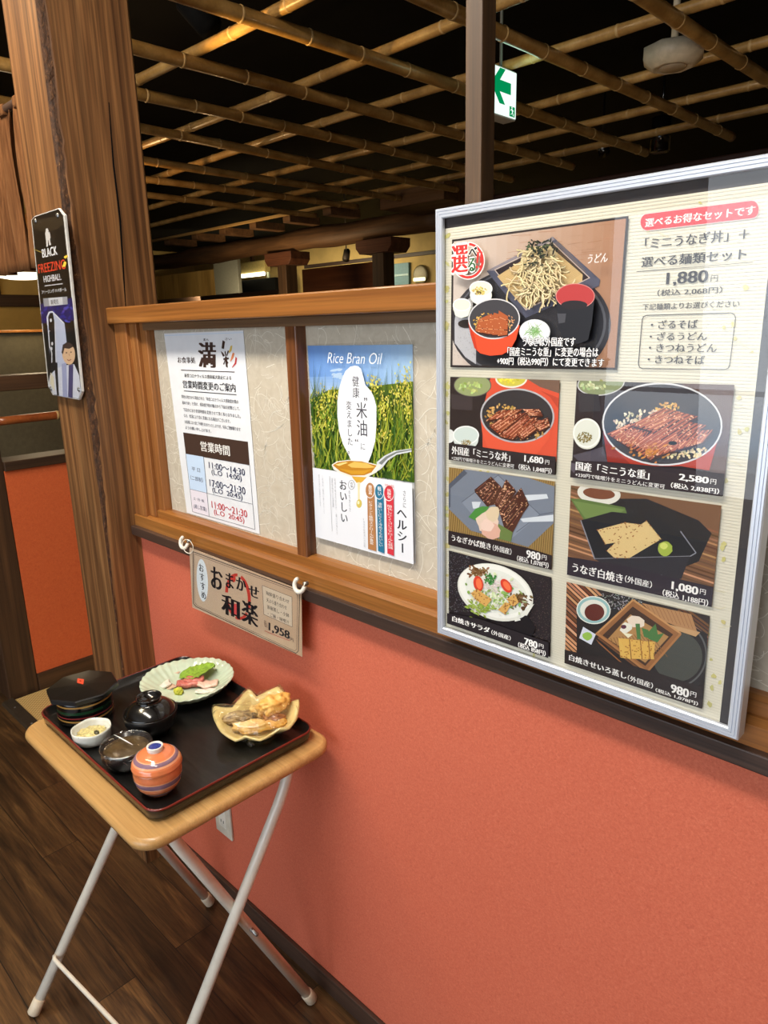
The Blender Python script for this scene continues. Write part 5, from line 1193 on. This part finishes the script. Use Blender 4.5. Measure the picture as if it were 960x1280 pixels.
# ------------------------------------------------------------------ lacquer tray
def tray_mat():
    m = N('black_grained_lacquer'); g = m.noise(m.coords((14, 160, 14), (0, 0, .12)), 1, 4, .6, .5)
    m.l(m.ramp(g, [(.35, (12, 12, 12)), (.7, (30, 28, 26))]), m.b.inputs['Base Color']); m.set(Roughness=.3, Coat_Weight=.15); m.bump(g, .25, .0008); return m.m
KX0, KX1, KY0, KY1, KZ = -1.468, -.976, .436, .788, .7005
tr = thing('serving_tray', ((KX0+KX1)/2, (KY0+KY1)/2, KZ), 'black lacquer serving tray with a red edge on the folding table', 'tray')
slab(KX0, KX1, KY0, KY1, .03, [(.012, KZ), (.004, KZ+.006), (0, KZ+.024), (.0008, KZ+.026), (.0022, KZ+.026), (.004, KZ+.024), (.009, KZ+.011), (.014, KZ+.0095)]).build('base', tray_mat(), tr)
red = plain('red_lacquer_edge', (112, 34, 24), .3, coat=.2)
b = MB(); P = [rrect(KX0+i, KX1-i, KY0+i, KY1-i, .03-i, KZ+z) for i, z in ((-.0004, .0238), (-.0004, .0254), (.0006, .0266), (.0020, .0266), (.0028, .0252))]; b.grid(P, 0, True, True); P_(b.build('rim', red, tr), 'dull red lacquered rim')
TF = KZ+.0098     # tray floor

# octagonal lidded rice box
def onz(px, py, z=TF): return atz(px, py, z)
c = onz(103, 893); LZ = TF+.069
lidpx = [(57.8, 861.5), (65.6, 875), (98, 876), (132, 865.6), (144, 850), (135, 837.5), (105, 835.4), (74, 847)]
lv = [atz(x, y, LZ) for x, y in lidpx]; lc_ = sum(lv, Vector())/8; lc_.x = max(lc_.x, KX0+.07); lc_.y = max(lc_.y, KY0+.069); R8 = sum((v-lc_).length for v in lv)/8
ang = math.atan2(*(lambda v: (v.y, v.x))(lv[0]-lc_))
ob = thing('rice_box', (lc_.x, lc_.y, TF), 'black octagonal lidded rice box with gold, green and red bands', 'rice box')
gold = plain('gold_band', (176, 132, 66), .3, coat=.3); grn = plain('green_band', (22, 58, 34), .25, coat=.3); rdb = plain('red_band', (130, 44, 44), .25, coat=.3)
rb = .0555
prof = [(0, 0), (rb-.006, 0), (rb-.001, .003), (rb, .010), (rb, .0165), (rb, .021), (rb, .0265), (rb, .030), (rb, .0345), (rb, .038), (rb, .046), (rb, .051), (rb, .0565), (rb, .061), (rb, .074), (rb-.004, .074), (0, .074)]
mt = [0, 0, 0, 0, 1, 0, 3, 0, 0, 2, 0, 0, 1, 0, 0, 0]
# bands from the foot up: gold, red, green, gold
MB().lathe([(r, h*.785) for r, h in prof], (lc_.x, lc_.y, TF), 56, mats=mt).build('body', [M['blackgloss'], gold, grn, rdb], ob)
b = MB(); rings = []
for k, (f, z) in enumerate(((.80, LZ-.013), (1.0, LZ-.010), (1.0, LZ-.002), (.97, LZ), (.5, LZ+.002), (.2, LZ+.003))):
    rings.append([(lc_.x+math.cos(ang+PI/4*j)*R8*f, lc_.y+math.sin(ang+PI/4*j)*R8*f, z) for j in range(8)])
b.grid(rings, 0, False, True); bm = bmesh.new(); bm.faces.new([bm.verts.new(v) for v in rings[-1]]); b._merge(bm); bm = bmesh.new(); bm.faces.new([bm.verts.new(v) for v in rings[0]][::-1]); b._merge(bm)
lid = b.build('lid', plain('black_satin_lacquer', (14, 12, 12), .28, 0, .2, 60, coat=.2), ob)
q = [atz(x, y, LZ+.0034) for x, y in ((97, 848.2), (105, 849.5), (104, 855.5), (96.5, 853.6))]
b = MB(); b.prism(q, (0, 0, .0006)); cr_ = b.build('crest', plain('vermilion', (226, 78, 48), .4), lid)
cc = sum(q, Vector())/4
b = MB()
for s_ in (1, -1): 
    d = (q[1]-q[0]).normalized(); e = (q[3]-q[0]).normalized()
    b.tube([cc+Vector((0, 0, .0008))+d*.0028*math.cos(2*PI*k/16)*1.1+e*s_*.0008+e*.0022*math.sin(2*PI*k/16) for k in range(17)], .00022, 5, False)
b.build('crest_lines', plain('crest_red', (176, 48, 30), .4), lid)

# fluted celadon plate with sashimi
pc = atz(234.5, 850.5, TF+.03); PR = .1015
pl = thing('sashimi_plate', (pc.x, pc.y, TF), 'pale celadon fluted plate of sashimi at the back of the tray', 'plate')
def flute(a, r, h, i):
    k = max(0, (r-.045)/.06); return (r*(1+.004*k*math.sin(a*34+r*30)+.010*k*math.sin(a*5+1)), h+.0011*k*math.sin(a*34+r*30)+.0018*k*math.sin(a*4+.5))
cel = plain('celadon_glaze', (196, 212, 190), .14, 0, .05, 25, coat=.5)
prof = [(0, .004), (.036, .004), (.040, 0), (.046, 0), (.048, .004), (.070, .011), (.090, .022), (PR-.001, .0335), (PR, .0355), (PR-.002, .0365), (.089, .0285), (.071, .0165), (.055, .0100), (.045, .0085), (.03, .0080), (0, .0080)]
foot = plain('blue_celadon', (132, 160, 176), .15, 0, .2, 30, coat=.4)
MB().lathe(prof, (pc.x, pc.y, TF), 180, fn=flute, mats=[1]*6+[0]*9).build('dish', [cel, foot], pl)
PZ = TF+.0085
def pz(px, py, dz=0): return atz(px, py, PZ+dz)
def slice_(name, label, px, py, L, W, T, rot, mat, curl=.004, cat='sashimi', dz=.002, grp='sashimi slices on the celadon plate'):
    p = pz(px, py, dz); P = []; n = 12; ca, sa = math.cos(rot), math.sin(rot)
    for i in range(n+1):
        u = -1+2*i/n; row = []
        for j in range(7):
            v = -1+2*j/6; w_ = W*(1-.35*abs(u)**3)*(1+.08*math.sin(5*u+px)); x, y = u*L, v*w_*(1-.0*u)
            row.append((p.x+x*ca-y*sa, p.y+x*sa+y*ca, p.z+curl*(u*u)*.5+.0012*math.sin(7*u+3*v+py)+T*(1-v*v*.4)*(1-abs(u)**4*.5)))
        P.append(row)
    b = MB(); b.grid(P, T); return tag(b.build(name, mat), label, cat, grp)
def fish(name, c1, c2_, rough=.22):
    m = N(name); g = m.noise(m.coords((60, 200, 60), (0, 0, .6)), 1, 4, .5, .8)
    m.l(m.ramp(g, [(.35, c1), (.65, c2_)]), m.b.inputs['Base Color']); m.set(Roughness=rough, Subsurface_Weight=.15, Subsurface_Radius=(.004, .002, .0015)); return m.m
white_f = fish('white_fish', (206, 172, 146), (222, 194, 170)); pink_f = fish('pale_pink_fish', (226, 180, 162), (238, 208, 192)); tuna = fish('red_tuna', (182, 92, 84), (212, 128, 116)); squid = fish('white_squid', (232, 222, 208), (242, 236, 226))
slice_('sashimi_slice', 'broad pale pink sashimi slice at the back left of the celadon plate', 218, 839, .026, .019, .004, 2.5, white_f)
slice_('sashimi_slice', 'folded white sashimi slice at the front left of the celadon plate', 206, 855, .023, .013, .005, -.3, squid, .010)
slice_('sashimi_slice', 'second white sashimi slice, tucked under the folded one at the front left', 211, 858, .018, .011, .003, .2, white_f, .004, dz=.0005)
slice_('sashimi_slice', 'red tuna sashimi slice lying on the green leaf', 236, 855, .026, .016, .009, .9, tuna, .006, dz=.006)
slice_('sashimi_slice', 'second red tuna slice, right of the first on the leaf', 243, 851, .022, .015, .009, 1.0, tuna, .006, dz=.009)
slice_('sashimi_slice', 'white and pink sashimi slice at the front right of the celadon plate', 260, 856, .022, .016, .005, .8, pink_f, .014, dz=.004)
slice_('sashimi_slice', 'pale sashimi slice lying flat along the front right rim of the celadon plate', 259, 864, .026, .009, .003, .9, squid, .003)
p = pz(245, 846, .006); P = []
for i in range(13):
    u = i/12; w_ = .032*math.sin(PI*min(1, u*.94+.06))**.7; row = []
    for j in range(13):
        v = -1+2*j/12; ed = 1+(.12*(1 if (i+j) % 2 else -1) if abs(v) > .95 else 0)
        x, y = (u-.45)*.082, v*w_*ed; a = .9; row.append((p.x+x*math.cos(a)-y*math.sin(a), p.y+x*math.sin(a)+y*math.cos(a), p.z+.020*u+.006*abs(v)+.0015*math.sin(9*u)))
    P.append(row)
lf = plain('shiso_green', (128, 164, 50), .5, 0, .2, 160, bump=.2); b = MB(); b.grid(P, .0005); tag(b.build('shiso_leaf', lf), 'green shiso leaf with a toothed edge under the tuna on the celadon plate', 'leaf')
p = pz(223.5, 866); b = MB(); b.blob(p+Vector((0, 0, .0035)), .0115, .0095, .008, 4, .45, 3.2, 3); tag(b.build('wasabi_mound', plain('wasabi', (186, 188, 60), .6, 0, .15, 200, bump=.3)), 'yellow green mound of wasabi at the front of the celadon plate', 'wasabi')

# black lidded soup bowl
sc0 = atz(187.5, 888, TF+.050); sb = thing('soup_bowl', (sc0.x, sc0.y, TF), 'black lacquer soup bowl with a domed lid in the middle of the tray', 'bowl')
MB().lathe([(0, .002), (.026, .002), (.027, 0), (.029, 0), (.030, .008), (.042, .016), (.0500, .032), (.0525, .050), (.0520, .051), (.0500, .050), (.045, .03), (0, .012)], (sc0.x, sc0.y, TF), 56).build('bowl', plain('black_matt_lacquer', (16, 15, 15), .3, 0, .2, 60, coat=.1), sb)
lid = MB().lathe([(.0492, .046), (.0497, .0505), (.0486, .0525), (.043, .060), (.034, .0665), (.026, .0695), (.0225, .071), (.0225, .077), (.0255, .0815), (.0245, .082), (.0205, .0785), (.019, .073), (0, .072)], (sc0.x, sc0.y, TF), 56).build('lid', M['blackgloss'], sb)
# small white bowl
WC = onz(116.5, 926); wb = thing('small_dish', (WC.x, WC.y, TF), 'small white deep dish with dark rim nicks at the front left of the tray', 'dish')
wg = plain('white_glaze', (222, 222, 212), .15, 0, .05, 40, coat=.4)
MB().lathe([(0, .003), (.020, .003), (.021, 0), (.024, 0), (.030, .003), (.0355, .010), (.0370, .026), (.0370, .030), (.0355, .0305), (.0342, .024), (.031, .014), (0, .011)], (WC.x, WC.y, TF), 56, fn=lambda a, r, h, i: (r*(1+.012*math.sin(a*3+1)), h+(.0008*math.sin(a*5) if h > .02 else 0))).build('dish', wg, wb)
nk = plain('dark_glaze_line', (54, 52, 60), .3)
for a in (-2.6, -2.0, -1.1, .3, 1.4, 2.5):
    r = .0366; MB().tube([(WC.x+math.cos(a)*(r-.0015), WC.y+math.sin(a)*(r-.0015), TF+.0302), (WC.x+math.cos(a)*r, WC.y+math.sin(a)*r, TF+.029), (WC.x+math.cos(a)*(r-.003), WC.y+math.sin(a)*(r-.003), TF+.012+.004*math.sin(a*3))], .0005, 6).build('glaze_line', nk, wb)
b = MB(); b.blob((WC.x, WC.y, TF+.0165), .027, .027, .006, 4, .35, 4, 8); tag(b.build('side_dish_food', plain('pale_simmered', (206, 192, 132), .35, 0, .2, 180, bump=.3)), 'pale yellow simmered food inside the small white dish', 'food')
b = MB(); b.blob((WC.x+.012, WC.y+.004, TF+.0215), .008, .005, .003, 3, .4, 4, 2); tag(b.build('seaweed_scrap', plain('seaweed', (70, 66, 40), .4)), 'dark scrap of seaweed on the food in the small white dish', 'food')
# dark bowl wrapped in cling film
VC = atz(157, 927.5, TF+.046); vb = thing('wrapped_bowl', (VC.x, VC.y, TF), 'dark brown bowl covered with shiny cling film, behind the striped cup', 'bowl')
MB().lathe([(0, .003), (.024, .003), (.026, 0), (.028, 0), (.032, .006), (.040, .020), (.0445, .040), (.0440, .0415), (.0425, .041), (.037, .022), (0, .012)], (VC.x, VC.y, TF), 56).build('bowl', plain('dark_brown_lacquer', (34, 28, 26), .25, coat=.3), vb)
MB().lathe([(0, .033), (.03, .0335), (.0405, .034), (.0405, .03), (0, .03)], (VC.x, VC.y, TF), 40).build('broth', plain('brown_custard', (92, 74, 46), .3, 0, .15, 80), vb)
film = thin_glass('cling_film', 1.5, .06, (246, 246, 246), .9, 2.6)
def wrapfn(a, r, h, i):
    k = max(0, (.042-h)/.04); return (r*(1+.022*k*math.sin(a*17+i*1.3)+.018*k*math.sin(a*29+i*2)), h+.0007*math.sin(a*6+r*200))
MB().lathe([(0, .0425), (.02, .0425), (.043, .0428), (.0462, .041), (.0455, .033), (.044, .022), (.039, .010), (.033, .003)], (VC.x, VC.y, TF), 96, fn=wrapfn).build('cling_film', film, vb)
b = MB(); q = [atz(x, y, TF+.0438) for x, y in ((143, 918.5), (150, 922), (158, 926.5), (166, 931))]
b.tube(q, [.0004, .0010, .0013, .0004], 8); b.build('film_fold_glint', plain('crease_highlight', (236, 234, 228), .2), vb)  # fold drawn as a white strand, its highlight put into the colour
random.seed(41); b = MB()
for k in range(16):
    a = random.uniform(-2.6, .9); z = random.uniform(.006, .036); q = []; da = random.uniform(-.25, .25); dz = random.uniform(-.012, .012)
    for j in range(5):
        t = j/4; zz = min(.041, max(.004, z+dz*t)); r = .034+(.0458-.034)*min(1, max(0, (zz-.003)/.03))**.6; q.append((VC.x+math.cos(a+da*t)*r, VC.y+math.sin(a+da*t)*r, TF+zz+.0008*math.sin(j*2+k)))
    b.tube(q, [.0002, .0005, .0007, .0005, .0002], 6)
b.tube([(VC.x+.0463*math.cos(2*PI*k/60), VC.y+.0463*math.sin(2*PI*k/60), TF+.0415+.0006*math.sin(k*1.7)) for k in range(61)], .0006, 6, False)
b.build('film_wrinkle_glints', thin_glass('film_glint_strands', 1.5, .15, (235, 235, 235), .3, 12), vb)  # wrinkle strands added and made extra reflective to supply the film's glints
# striped steamed-custard cup
HC = onz(200, 987); KS = .945; hc = thing('custard_cup', (HC.x, HC.y, TF), 'round orange and mauve striped lidded custard cup at the front of the tray', 'cup')
og = plain('orange_glaze', (222, 126, 80), .15, 0, .05, 50, coat=.5); mv = plain('mauve_glaze', (138, 108, 126), .15, 0, .05, 50, coat=.5); ed = plain('peach_glaze', (232, 164, 124), .15, coat=.5)
def stripes(prof, bands):
    out = []
    for (r0, z0), (r1, z1) in zip(prof, prof[1:]):
        zz = (z0+z1)/2; m = 0
        for a, b_, k in bands:
            if a <= zz <= b_: m = k
        out.append(m)
    return out
def dense(prof, n=6):
    out = []
    for i, (a, b_) in enumerate(zip(prof, prof[1:])):
        for k in range(n): t = k/n; out.append((a[0]+(b_[0]-a[0])*t, a[1]+(b_[1]-a[1])*t))
    return out+[prof[-1]]
pb = dense([(0, .002), (.022, .002), (.0225, 0), (.025, .001), (.032, .008), (.0395, .018), (.0432, .030), (.0442, .040), (.0438, .049), (.0425, .052), (.040, .052)], 5)
MB().lathe([(r*KS, h*1.02) for r, h in pb], (HC.x, HC.y, TF), 64, mats=stripes(pb, [(.006, .0075, 2), (.0076, .013, 1), (.013, .0145, 2), (.024, .0255, 2), (.0255, .034, 1), (.034, .0355, 2)])).build('cup', [og, mv, ed], hc)
pt = dense([(.0425, .050), (.0455, .0515), (.0458, .054), (.0440, .060), (.038, .0685), (.028, .0745), (.018, .0775), (.0135, .078)], 6)
lid = MB().lathe([(r*KS, h*1.02) for r, h in pt], (HC.x, HC.y, TF), 64, mats=stripes(pt, [(.0635, .065, 2), (.065, .0705, 1), (.0705, .072, 2)])).build('lid', [og, mv, ed], hc)
MB().lathe([(.0125, .077), (.0135, .080), (.0142, .0865), (.0138, .0882), (.0125, .0885), (.0108, .087), (.0100, .083)], (HC.x, HC.y, TF), 40).build('knob_ring', plain('white_knob', (226, 222, 214), .15, coat=.5), lid)
P_(MB().lathe([(0, .0825), (.0105, .083), (.0108, .0862), (.0098, .086), (0, .0834)], (HC.x, HC.y, TF), 40).build('knob_well', plain('cobalt', (44, 56, 130), .2, 0, .3, 300, coat=.4), lid), 'cobalt blue well of the knob')

# yellow leaf-shaped bowl of tempura under cling film
LC = onz(322, 900); lb = thing('leaf_bowl', (LC.x, LC.y, TF), 'yellow leaf shaped bowl of tempura covered with cling film at the right of the tray', 'bowl')
rim_px = [(268, 882, .050), (279, 884.5, .044), (290.7, 884.5, .040), (300, 873, .050), (311, 860.4, .060), (317, 866.5, .052), (320.6, 871, .046), (333, 864, .056), (348, 858, .066), (355, 867, .056), (360, 878, .046), (367, 876, .050), (372.4, 874, .056), (372.5, 884, .050), (370.5, 896, .040), (361, 909, .030), (350, 909, .034), (338, 917, .026), (325, 924, .022), (315, 921.5, .026), (306, 918.8, .030), (300, 922, .025), (294.4, 924.6, .021), (285, 919.5, .026), (277, 913, .032), (271, 902, .040)]
rim3 = [atz(x, y, TF+h) for x, y, h in rim_px]
LC = Vector((sum(v.x for v in rim3)/len(rim3), sum(v.y for v in rim3)/len(rim3), TF)); lb.location = LC; OFF[lb.name] = LC.copy()
pol = sorted((math.atan2(v.y-LC.y, v.x-LC.x), math.hypot(v.x-LC.x, v.y-LC.y), v.z-TF) for v in rim3)
def edge(a):
    n = len(pol)
    for i in range(n):
        a0, r0, h0 = pol[i]; a1, r1, h1 = pol[(i+1) % n]
        if i == n-1: a1 += 2*PI
        for aa in (a, a+2*PI, a-2*PI):
            if a0 <= aa <= a1:
                t = (aa-a0)/max(1e-6, a1-a0); return r0+(r1-r0)*t, h0+(h1-h0)*t
    return .08, .04
P = []; N_ = 156
for f in (0, .12, .3, .5, .7, .86, 1.0):
    row = []
    for k in range(N_):
        a = -PI+2*PI*k/N_; r, h = edge(a); rr = r*(.02+.98*f); fl = max(0, (f-.35)/.65)
        row.append((LC.x+math.cos(a)*rr, LC.y+math.sin(a)*rr, TF+.006+(h-.006)*fl**1.35))
    P.append(row)
yg = plain('yellow_glaze', (232, 210, 142), .2, 0, .06, 20, coat=.4)
b = MB(); b.grid(P, -.004, True, True); b.lathe([(0, 0), (.034, 0), (.036, .004), (0, .006)], (LC.x, LC.y, TF), 40); b.build('dish', yg, lb)
def batter(name, c1, c2_, c3): 
    m = N(name); g = m.noise(m.coords(), 90, 6, .65, .6); m.l(m.ramp(g, [(.3, c1), (.5, c2_), (.7, c3)]), m.b.inputs['Base Color']); m.set(Roughness=.45); m.bump(g, .6, .003); return m.m
gold_b = batter('golden_batter', (206, 152, 70), (230, 190, 110), (242, 216, 150)); dk_b = batter('speckled_batter', (58, 48, 44), (168, 140, 92), (222, 198, 140)); or_b = batter('orange_batter', (212, 150, 64), (234, 182, 92), (242, 208, 132))
LZ0 = TF+.02
def temp(name, label, px, py, dz, rx, ry, rz, rot, mat, seed, amp=.5):
    p = atz(px, py, LZ0+dz); b = MB(); b.blob(p, rx, ry, rz, 4, amp, 2.6, seed, rot); return tag(b.build(name, mat), label, 'tempura', 'tempura pieces in the leaf bowl')
temp('tempura_piece', 'dark speckled eggplant tempura at the left of the yellow leaf bowl', 300, 897, .012, .034, .014, .013, .9, dk_b, 3, .3)
temp('tempura_piece', 'long golden shrimp tempura along the front of the yellow leaf bowl', 315, 908, .006, .038, .013, .012, .85, gold_b, 5, .35)
temp('tempura_piece', 'orange pumpkin tempura leaning at the back right of the yellow leaf bowl', 342, 880, .032, .034, .022, .018, 1.4, or_b, 9, .4)
temp('tempura_piece', 'pale golden tempura piece in the middle of the yellow leaf bowl', 328, 889, .016, .026, .018, .014, .7, gold_b, 14, .45)
temp('tempura_piece', 'small browned tempura piece right of the middle of the yellow leaf bowl', 342, 897, .012, .02, .012, .01, .9, batter('brown_batter', (120, 66, 44), (176, 116, 66), (216, 170, 100)), 21, .45)
temp('tempura_piece', 'golden tempura piece at the front right of the yellow leaf bowl', 340, 904, .004, .03, .014, .01, .9, or_b, 27, .35)
P = []
for f in (0, .25, .5, .75, 1.0):
    row = []
    for k in range(N_):
        a = -PI+2*PI*k/N_; r, h = edge(a); k_ = .5+.5*math.sin(a*10)
        mx = .06+.008*math.sin(a+1.0)
        row.append((LC.x+math.cos(a)*(r*1.02+.002)*f, LC.y+math.sin(a)*(r*1.02+.002)*f, TF+.047+(max(h, .034)+.004-.047)*f**2+.010*(1-f*f)+.0016*math.sin(a*7+f*9)*f))
    P.append(row)
row = []
for k in range(N_):
    a = -PI+2*PI*k/N_; r, h = edge(a); row.append((LC.x+math.cos(a)*r*.86, LC.y+math.sin(a)*r*.86, TF+h*.45+.002*math.sin(a*23)))
P.append(row)
b = MB(); b.grid(P, 0, True, True); b.build('cling_film', thin_glass('cling_film_loose', 1.5, .08, (250, 250, 250), .9, 1.8), lb)
p = atz(313, 930, TF+.006); b = MB(); b.blob(p, .008, .005, .005, 3, .6, 4, 4); b.build('film_knot', film, lb)
